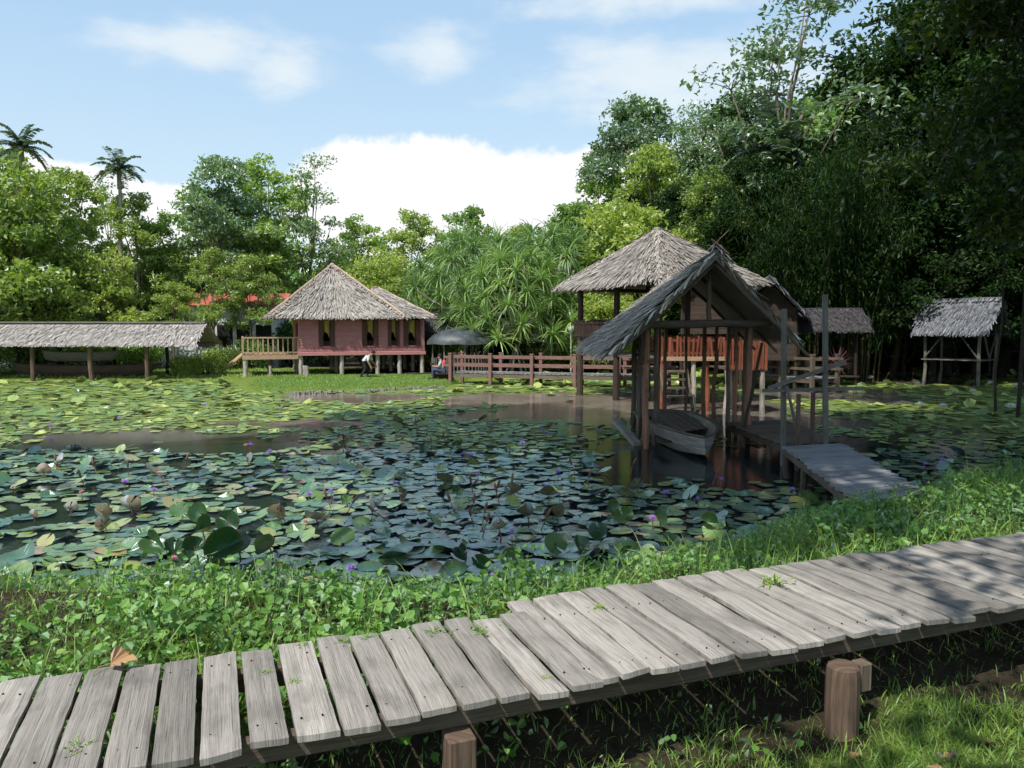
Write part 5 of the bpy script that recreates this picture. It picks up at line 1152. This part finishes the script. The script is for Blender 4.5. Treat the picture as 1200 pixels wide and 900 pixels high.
# ------------------------------------------------------------------ lily pads
CURL = 0.0
def pad_mesh(mb, c, r, yaw, tilt, tdir, cup, rr, n=14, notch=.22, wave=.05):
    a = np.linspace(notch, 2*math.pi-notch, n); ru = r*(1+.03*np.sin(a*3+rr*9)); x = np.cos(a)*ru; y = np.sin(a)*ru; z = cup*r*(1+.0*a)+wave*r*np.sin(a*4+rr*20)+(CURL*r*np.maximum(0, np.cos(a-rr*40))**3)
    xm, ym = x*.55, y*.55; zm = cup*r*.25+z*0
    P = np.concatenate([[[0, 0, 0]], np.stack([xm, ym, zm], 1), np.stack([x, y, z], 1)]); PC = P/r
    ca, sa = math.cos(yaw), math.sin(yaw); P = P@np.array([[ca, sa, 0], [-sa, ca, 0], [0, 0, 1]])
    k = np.array([-math.sin(tdir), math.cos(tdir), 0]); ct, st = math.cos(tilt), math.sin(tilt)
    P = P*ct+np.cross(k, P)*st+np.outer(P@k, k)*(1-ct)
    fs = [(0, 1+i, 2+i) for i in range(n-1)]+[(1+i, 1+n+i, 2+n+i, 2+i) for i in range(n-1)]
    mb.add(P+np.asarray(c), fs, rr, PC)
# candidate spots on a jittered grid, denser close by
cand = []
y = 6.2
while y < 42:
    stp = .225 if y < 16 else .225+.012*(y-16)
    x = -y*.70-1.5
    while x < y*.70+1.5:
        cand.append((x+rng.normal(0, stp*.22), y+rng.normal(0, stp*.22), stp)); x += stp
    y += stp*.86
cand = np.array(cand); s_ = sdf(cand[:, :2]); op_ = openness(cand[:, :2]); dn_ = fbm(cand[:, :2]*np.array([1, .7]), .8, 9, 3)
shed_dark = np.exp(-(((cand[:, 0]-4)/2.2)**2+((cand[:, 1]-15.5)/2.4)**2))
prob = np.clip(1.55-dn_*1.35, 0, 1)*(op_ < .12)*(s_ < -.05)*(1-shed_dark*.85)
prob = np.where(cand[:, 1] < 15, prob*.98, prob*.86)
cand = cand[rng.random(len(cand)) < prob]
cand = cand[np.argsort(cand[:, 1])]
print('pads', len(cand))
inframe = lambda p, m=0: abs(p[0]) < p[1]*.665+m
NEAR = [i for i in range(len(cand)) if inframe(cand[i])][:255]; NS = set(NEAR)
PADM = []
for v in range(10):
    CURL = [0, .1, 0, .45, .15, 0, .7, .2, .05, .3][v]
    mb = MB(); rr = [.15, .3, .42, .5, .6, .68, .76, .84, .25, .93][v]
    pad_mesh(mb, (0, 0, 0), .5, 0, 0, 0, [.02, .05, .0, .08, .03, .0, .04, .1, .03, .02][v], rr, 18, [.1, .2, .15, .3, .2, .12, .25, .2, .1, .15][v], [.02, .03, .015, .05, .02, .04, .02, .06, .03, .02][v]); PADM.append(mb.mesh('lily_pad', M['pad'], smooth=True))
for i in NEAR:
    x, y, st = cand[i]; o = bpy.data.objects.new('lily_pad', PADM[int(rng.integers(0, 10))]); COL.objects.link(o); r = st*(.7+.75*rng.random()**1.5); o.scale = (r*1.35, r*1.35, r*1.35)
    o.location = (x, y, .010+.022*rng.random()); o.rotation_euler = (rng.normal(0, .07), rng.normal(0, .07), rng.random()*6.28)
    tag(o, 'round green lily pad floating flat in the near part of the pond', 'lily pad', 'flat lily pads near the front bank')
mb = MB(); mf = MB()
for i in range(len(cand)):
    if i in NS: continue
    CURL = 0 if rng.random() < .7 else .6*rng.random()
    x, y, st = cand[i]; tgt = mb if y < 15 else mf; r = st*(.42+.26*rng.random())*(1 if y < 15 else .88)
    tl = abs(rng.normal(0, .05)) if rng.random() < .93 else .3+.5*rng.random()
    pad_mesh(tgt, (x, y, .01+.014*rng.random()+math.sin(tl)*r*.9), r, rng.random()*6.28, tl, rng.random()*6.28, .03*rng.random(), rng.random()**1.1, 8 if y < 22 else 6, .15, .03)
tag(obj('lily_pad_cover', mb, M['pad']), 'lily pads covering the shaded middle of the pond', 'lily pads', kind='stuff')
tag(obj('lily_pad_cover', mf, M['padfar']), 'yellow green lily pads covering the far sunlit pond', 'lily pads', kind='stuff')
CURL = .15
# raised, folded and upturned leaves
def fold_pad(mb, c, r, yaw, tilt, tdir, cup, rr, n=22, notch=.12, wave=.12):
    t = MB(); pad_mesh(t, (0, 0, 0), r, yaw, 0, 0, cup, rr, n, notch, wave); P = t.v[0].copy(); fa = rng.random()*3.1; u = P[:, 0]*math.cos(fa)+P[:, 1]*math.sin(fa)
    k = .25+1.1*rng.random()**1.3; P[:, 2] += np.abs(u)*k+r*.06*np.sin(u/r*5+rr*30); P -= (u*(.25*k))[:, None]*np.array([math.cos(fa), math.sin(fa), 0])
    ax = np.array([-math.sin(tdir), math.cos(tdir), 0]); ct, st = math.cos(tilt), math.sin(tilt); P = P*ct+np.cross(ax, P)*st+np.outer(P@ax, ax)*(1-ct)
    mb.add(P+np.asarray(c), t.f, rr, t.p[0])
def raised_leaf(px, py, r, h, tilt, tdir, mat, label, group, cup=.22):
    r = r*(.5+.32*rng.random()); c = G(px+rng.normal(0, 4), py+rng.normal(0, 4), 0); t = MB(); fold_pad(t, (0, 0, h*.8), r, rng.random()*6.28, tilt, tdir, cup, rng.random(), 22, .12, .07)
    st = MB(); st.tube(curve((0, 0, -.2), (0, 0, h), (.03, .02, 0), 4), [.010, .009, .009, .008, .008], 6, cap=False)
    th = thing('raised_lily_leaf', label, 'lily leaf', (c[0], c[1], 0), 0, group); obj('blade', t, M[mat], th, world=False, smooth=True); obj('stalk', st, M['stalk'], th, world=False)
DK = ('dark raised lily leaf standing in the clump at the pond edge left of centre', 'dark raised leaves in the clump left of centre')
for px, py, r, h, ti, td in ((232, 662, .22, .25, .7, -1.2), (262, 672, .24, .30, 1.0, -1.0), (285, 668, .22, .22, .6, -2.0), (300, 684, .25, .18, .8, -1.5), (255, 690, .22, .2, 1.1, -1.8), (325, 690, .24, .12, .5, -1.3), (205, 668, .20, .18, .9, -.6), (275, 645, .2, .34, 1.2, -1.4), (190, 655, .2, .22, 1.15, -1.7), (240, 640, .18, .2, .6, 0), (315, 660, .2, .15, .8, -2.4)):
    raised_leaf(px, py, r, h, ti, td, 'padup', *DK)
RD = ('brown green upturned lily leaf showing its underside on the left', 'brown upturned leaves on the left')
for px, py, r, ti, td in ((78, 608, .15, 1.2, 1.5), (120, 612, .17, 1.3, 1.7), (148, 608, .18, 1.25, 1.4), (38, 618, .13, 1.1, 1.2), (125, 632, .16, 1.2, 2.2), (70, 552, .2, 1.2, 1.4), (50, 556, .18, 1.1, 1.8)):
    raised_leaf(px, py, r, r*.75, ti, td, 'padred', *RD)
MD = ('upturned olive lily leaf raised above the water in mid pond', 'upturned leaves in mid pond')
for px, py, r, ti, td in ((320, 610, .15, 1.1, 1.6), (362, 615, .2, .25, 1), (398, 600, .18, .5, -1), (430, 605, .16, .5, .5), (600, 590, .2, 1.0, 1.5), (622, 622, .2, 1.0, 1.9), (648, 618, .19, .8, 1.2), (520, 575, .17, .5, 1), (537, 580, .15, .7, -1), (405, 525, .2, .6, 1), (395, 530, .22, .7, 2.5), (490, 500, .18, .6, 1.5), (500, 498, .15, .8, 2), (180, 560, .22, .3, 1), (235, 618, .17, 1.2, -1.4), (640, 590, .2, .4, 1.5), (730, 585, .18, .7, 1.2), (745, 580, .2, .8, 2.0), (290, 545, .15, 1.0, .3), (590, 640, .17, .9, 1.4), (470, 590, .15, .9, 1)):
    raised_leaf(px, py, r, .03+r*math.sin(ti)*.8, ti, td, 'padup' if rng.random() < .6 else 'padred', *MD)
RL = ('glossy green raised lily leaf in the group at the bank right of centre', 'raised leaves right of centre')
for px, py, r, h, ti, td in ((655, 655, .17, .12, .8, -1.3), (680, 655, .18, .15, 1.0, -1.0), (735, 660, .14, .18, 1.25, -1.5), (700, 640, .17, .15, .7, -2), (735, 622, .16, .2, 1.1, -1.6), (770, 622, .15, .2, 1.0, -.8), (790, 640, .17, .12, .6, -1), (715, 612, .16, .25, 1.2, -1.2), (825, 625, .14, .18, .9, -1.5), (600, 668, .15, .16, 1.1, -1.8), (560, 675, .15, .2, 1.2, -1.2), (545, 660, .16, .14, .9, -2)):
    raised_leaf(px, py, r, h, ti, td, 'padup', *RL)
# flowers: purple blooms, brown seed heads
def flower_mesh(mat_r=.5, n=14, r=.06):
    mb = MB()
    for ring, (k, el_, l) in enumerate(((10, .35, 1.0), (8, .8, .92), (6, 1.2, .8))):
        for i in range(k):
            a = 2*math.pi*(i+.5*ring)/k; d = np.array([math.cos(a)*math.cos(el_), math.sin(a)*math.cos(el_), math.sin(el_)]); s = np.array([-math.sin(a), math.cos(a), 0]); L_ = r*l
            mb.add([(0, 0, 0), d*L_*.5+s*L_*.2, d*L_+np.array([0, 0, .1*L_]), d*L_*.5-s*L_*.2], [(0, 1, 2, 3)], rng.random())
    return mb
FM = {c: flower_mesh().mesh('bloom', M[m_]) for c, m_ in (('purple', 'petal'), ('pink', 'petalpink'), ('white', 'petalwhite'))}
sm = MB(); sm.tube([(0, 0, -.02), (0, 0, -.2), (.01, 0, -.6)], [.006, .007, .008], 5, cap=False); STM = sm.mesh('stalk', M['stalk'])
cm_ = MB(); cm_.sphere((0, 0, .018), .014, 8, 5); CTM = cm_.mesh('stamens', M['stamen'])
def bloom(px, py, h, colr, label, group, s=1.0):
    # py is the row of the blossom itself
    c = G(px, py, h); t = thing('water_lily_flower', label, 'flower', c, rng.random()*6, group); t.scale = (s,)*3
    for nm, me in (('petals', FM[colr]), ('stalk', STM), ('stamens', CTM)):
        o = bpy.data.objects.new(nm, me); COL.objects.link(o); o.parent = t
        if nm == 'petals': o.rotation_euler = (.25, .15, 0)
PU = [(293, 522), (316, 530), (544, 533), (333, 553), (510, 558), (293, 572), (362, 580), (654, 554), (780, 578), (637, 570) , (700, 548), (1104, 540), (928, 575), (1044, 559), (560, 557), (520, 560), (612, 520), (634, 502), (552, 535), (640, 508), (700, 507), (818, 586), (600, 626), (765, 608), (828, 610), (412, 667), (417, 680), (312, 692), (227, 700), (308, 741), (580, 675), (146, 565), (180, 575), (388, 576), (463, 567), (845, 563), (1092, 578), (575, 500), (240, 475), (140, 490), (60, 500), (330, 480), (445, 497), (1085, 545)]
for px, py in PU: bloom(px, py, .12 if py < 600 else (.16 if py < 660 else .35), 'purple', 'purple water lily blossom on a thin stalk above the pads', 'purple water lily blossoms', 1.0 if py > 540 else 1.35)
for px, py in ((358, 613), (203, 655), (96, 577), (288, 522), (656, 580), (355, 565)): bloom(px, py, .12, 'pink', 'pink budding water lily among the pads', 'pink water lily buds', .8)
for px, py in ((15, 568), (1006, 443), (1020, 444), (1078, 476), (1105, 478), (1160, 450), (1075, 451), (1190, 453), (1185, 478), (1140, 460)): bloom(px, py, .15, 'white', 'white lily bloom catching the sun above the pads', 'white lily blooms', 1.2 if py > 500 else 3.0)
sh_m = MB(); sh_m.tube([(0, 0, 0), (0, 0, .04), (.004, 0, .09), (.006, 0, .12)], [.008, .017, .014, .004], 8); SEED = sh_m.mesh('seed_head', M['stalk'], smooth=True)
SH_ = [(555, 590), (583, 572), (600, 565), (568, 600), (670, 545), (742, 545), (740, 568), (552, 605), (528, 588), (570, 612), (413, 590), (552, 566), (383, 583), (218, 540), (110, 545), (95, 560), (440, 600), (640, 607), (582, 577), (330, 600), (150, 548), (65, 540), (190, 560), (1040, 440), (1070, 440), (1118, 440), (1137, 442), (1190, 440), (520, 442+70), (505, 520), (840, 445+110), (1100, 462), (1120, 466), (690, 560)]
for px, py in SH_:
    h = .16 if py > 480 else .3; c = G(px, py, h); t = thing('lily_seed_head', 'brown lily seed head on a leaning stalk above the pads', 'seed head', c, 0, 'brown lily seed heads'); t.rotation_euler = (rng.normal(0, .3), rng.normal(0, .35), 0); t.scale = (1.15 if py > 480 else 1.6,)*3
    for nm, me in (('seed_head', SEED), ('stalk', STM)): o = bpy.data.objects.new(nm, me); COL.objects.link(o); o.parent = t

# ------------------------------------------------------------------ bank vegetation
def scatter(n, x0, x1, y0, y1, f):
    P = np.stack([x0+(x1-x0)*rng.random(n), y0+(y1-y0)*rng.random(n)], 1); p = f(P); return P[rng.random(n) < p]
def decks(P):
    """signed position across the boardwalk (0..~1 is under it)"""
    q = P-O_; return q@V_
bare = lambda P: np.exp(-((P[:, 0]+3.9)**2/.55+(P[:, 1]-5.5)**2/.3))
def jett(P):  # distance band of the jetty
    a, b = j0[:2]+(j2-j0)[:2]/2, j1[:2]+(j3-j1)[:2]/2; e = b-a; t = np.clip(((P-a)@e)/(e@e), 0, 1); return np.linalg.norm(P-(a+t[:, None]*e), axis=1)
def cover_f(P):
    s = sdf(P); t = decks(P); d = fbm(P, 1.1, 21, 3)
    beyond = sstep(s, -.95, -.15)*(t > 1.0)*np.clip(1.4-bare(P)*4, 0, 1)*(jett(P) > .5)
    fade = 1-sstep(P[:, 1]-.45*P[:, 0], 9.5, 13)
    return beyond*fade*np.clip(.1+1.5*(d-.27)*2.4, 0, 1)
P = scatter(120000, -7.5, 9.5, 3.2, 12.5, cover_f); s = sdf(P); hgt = (.08+.34*fbm(P, 2.3, 31, 3)**1.5)*sstep(s, -.7, .25)*np.clip(.45+(decks(P)-1)*.6, .35, 1.05)
z = np.maximum(gz(P), 0.0)+hgt*(.25+.9*rng.random(len(P)))
q = np.stack([P[:, 0], P[:, 1], z], 1); mb = MB(); tone = fbm(P, 1.6, 41, 3)
rleaves(mb, q, (.022+.05*rng.random(len(q))**1.8)*(.7+.7*fbm(P, .9, 91, 2)), .85, .6, rng.random(len(q))*.65+(tone-.5)*1.2+.26)
# a few stems under the leaves
k = rng.integers(0, len(P), 9000); b0_ = q[k].copy(); b0_[:, 2] -= .16; strips(mb, b0_, np.stack([rng.normal(0, .35, 9000), rng.normal(0, .35, 9000), np.ones(9000)], 1), .18, .008, 2, .2, r=rng.random(9000)*.4, taper=False)
tag(obj('leafy_ground_cover', mb, M['cover']), 'creeping leafy ground cover along the near bank', 'ground cover', kind='stuff')
def blades(name, label, P, hmin, hmax, wd, droop, rshift=0.0, mat='grass'):
    n = len(P); mb = MB(); z = np.maximum(gz(P), -.03)-.01; q = np.stack([P[:, 0], P[:, 1], z], 1)
    d = np.stack([rng.normal(0, .32, n), rng.normal(0, .32, n), np.ones(n)], 1); strips(mb, q, d, hmin+(hmax-hmin)*rng.random(n)**1.6, wd*(.6+.8*rng.random(n)), 4, droop, r=np.clip(rng.random(n)*.7+fbm(P, 2, 51, 2)*.5-.1+rshift, 0, 1))
    tag(obj(name, mb, M[mat]), label, 'grass', kind='stuff')
def g1(P):
    s = sdf(P); t = decks(P); return sstep(s, -.35, .1)*(t > 1.0)*np.clip(1.3-bare(P)*1.7, .12, 1)*(jett(P) > .48)*(1-sstep(P[:, 1]-.45*P[:, 0], 9.5, 13))*sstep(fbm(P, 1.4, 61, 3), .35, .6)
blades('bank_grass', 'grass tufts growing through the leafy bank cover', scatter(62000, -7.5, 10, 3.2, 12.5, g1), .10, .46, .008, 1.2, .12)
def g2(P):
    s = sdf(P); return sstep(s, -.5, .1)*sstep(P[:, 0]+.2*P[:, 1], 6.2, 7.4)*(jett(P) > .48)
blades('tall_bank_grass', 'taller shaded grass on the bank right of the jetty', scatter(26000, 4.2, 14, 7.5, 15.5, g2), .2, .62, .012, 1.3, -.1)
def g3(P):
    t = decks(P); return (t < 1.05)*(.12+.88*sstep(-t+(fbm(P, 2.2, 77, 2)-.5)*.7, -.22, .2))*np.clip(.75+1.8*(fbm(P, 2.2, 71, 3)-.3), 0, 1)
blades('turf', 'short turf in front of and under the boardwalk', scatter(150000, -3.2, 5.5, 1.9, 5.4, g3), .03, .13, .0055, 1.3, .0)
def g4(P):
    t = decks(P); return (t > 1.0)*(sdf(P) > .1)*np.clip(bare(P)*2.5, 0, 1)*.6
blades('thin_turf', 'thin worn turf around the bare soil patch', scatter(26000, -7.5, -2.5, 4.2, 7.6, g4), .02, .08, .005, 1.2, .15)
# broad leaved weeds under the boardwalk and at the posts
P = scatter(12000, -2.5, 5.8, 2.2, 5.6, lambda P: ((decks(P) > -.3) & (decks(P) < 1.0))*np.clip(3*(fbm(P, 2.6, 81, 2)-.42), 0, 1)*sstep(-P[:, 0], -2.2, .5))
q = np.stack([P[:, 0], P[:, 1], gz(P)+.03+.2*rng.random(len(P))], 1); mb = MB(); rleaves(mb, q, .03+.04*rng.random(len(q)), .7, .5, rng.random(len(q))*.6)
tag(obj('weeds', mb, M['cover']), 'leafy weeds growing in the shade under the boardwalk', 'weeds', kind='stuff')
# lawn blades on the far lawn edge and the far bank
P = scatter(36000, -11, -1.5, 28.4, 37.5, lambda P: (sdf(P) > .05)*1.0); blades('lawn', 'mown bright green lawn in front of the pink house', P, .03, .09, .02, .8, .12)
P = scatter(9000, -24, -9, 34.3, 43, lambda P: (sdf(P) > .0)*.8); blades('lawn', 'rough lawn around the long thatched shelter', P, .05, .16, .025, .9, .1)
# fern like tuft and yellow flowers
for px, py in ((178, 676), (268, 740), (615, 672), (1075, 612)):
    c = G(px, py, .5); mb = flower_mesh(); mb2 = solo('yellow_flower', 'tiny yellow flower in the leafy bank cover', 'flower', mb, M['petalyellow'], c, group='tiny yellow flowers', sc=.4)
# weeds growing between the planks
for i, (px, py, s) in enumerate(((510, 745, .9), (562, 742, 1.0), (700, 715, .9), (905, 684, 1.5), (400, 755, .7), (355, 760, .7), (345, 800, .45), (430, 700+50, .7), (118, 800, .6), (215, 770, .6), (1140, 655, .5), (870, 672, .6), (640, 795, .4), (310, 790, .5), (95, 880, .9))):
    c = G(px, py, ZD-.01); n = 26; mb = MB(); strips(mb, rng.normal(0, .02, (n, 3))*np.array([1, 1, 0]), rng.normal(0, .8, (n, 3))*np.array([1, 1, 0])+np.array([0, 0, .8]), .05+.05*rng.random(n), .006, 3, 1.4, r=.4+.5*rng.random(n))
    leaves(mb, rng.normal(0, .025, (10, 3))*np.array([1, 1, .3])+np.array([0, 0, .02]), .025, .6, .6, r=.5+.4*rng.random(10)); solo('plank_weed', 'small green weed sprouting from a gap between the planks', 'weed', mb, M['grass'], c, group='weeds between the planks', sc=s)
# dry curled leaf on the planks
mb = MB(); 
for i in range(5):
    a = -1.2+i*.6; d = np.array([math.cos(a), math.sin(a), .2]); s2 = np.array([-math.sin(a), math.cos(a), 0]); L_ = .11+.03*math.sin(i*2)
    mb.add([(0, 0, .01), d*L_*.4+s2*.02+np.array([0, 0, .02]), d*L_*.75+s2*.014+np.array([0, 0, .035]), d*L_+np.array([0, 0, .01]), d*L_*.7-s2*.016+np.array([0, 0, .012]), d*L_*.4-s2*.02], [(0, 1, 2, 3), (0, 3, 4, 5)], rng.random())
mb.tube([(0, 0, .01), (-.05, -.04, .02), (-.08, -.1, .012)], [.003, .003, .002], 5)
c = G(130, 780, ZD+.008); solo('dry_leaf', 'curled dry orange brown leaf lying on the left planks', 'dry leaf', mb, M['deadleaf'], c, rz=.5, sc=1.0)
for i, (px, py) in enumerate(((1050, 880), (1085, 865), (1120, 850), (1030, 868), (1150, 885), (1100, 878), (960, 885), (1010, 850), (1170, 840), (800, 890))):
    mb = MB(); leaves(mb, np.zeros((1, 3)), .09, .5, .9, r=np.array([rng.random()])); g = G(px, py, .45); g[2] = float(gz([g[:2]])[0])+.02; solo('fallen_leaf', 'dry fallen leaf on the turf at lower right', 'dry leaf', mb, M['deadleaf'], g, group='fallen leaves on the turf', rz=rng.random()*6)
for i, (px0, py0, px1, py1) in enumerate(((45, 715, 95, 690), (70, 728, 98, 718), (1100, 850, 1125, 862))):
    a, b = G(px0, py0, .45), G(px1, py1, .45); mb = MB(); L_ = np.linalg.norm(b-a); mb.pole((0, 0, 0), (b-a)*np.array([1, 1, 0])+np.array([0, 0, .02]), .011, .006, 6, 4, .012); solo('dry_stick', ['long pale stick on the bare soil at left', 'shorter pale stick on the bare soil at left', 'pale stick on the turf at lower right'][i], 'stick', mb, M['greywood'], (a[0], a[1], float(gz([a[:2]])[0])+.02))
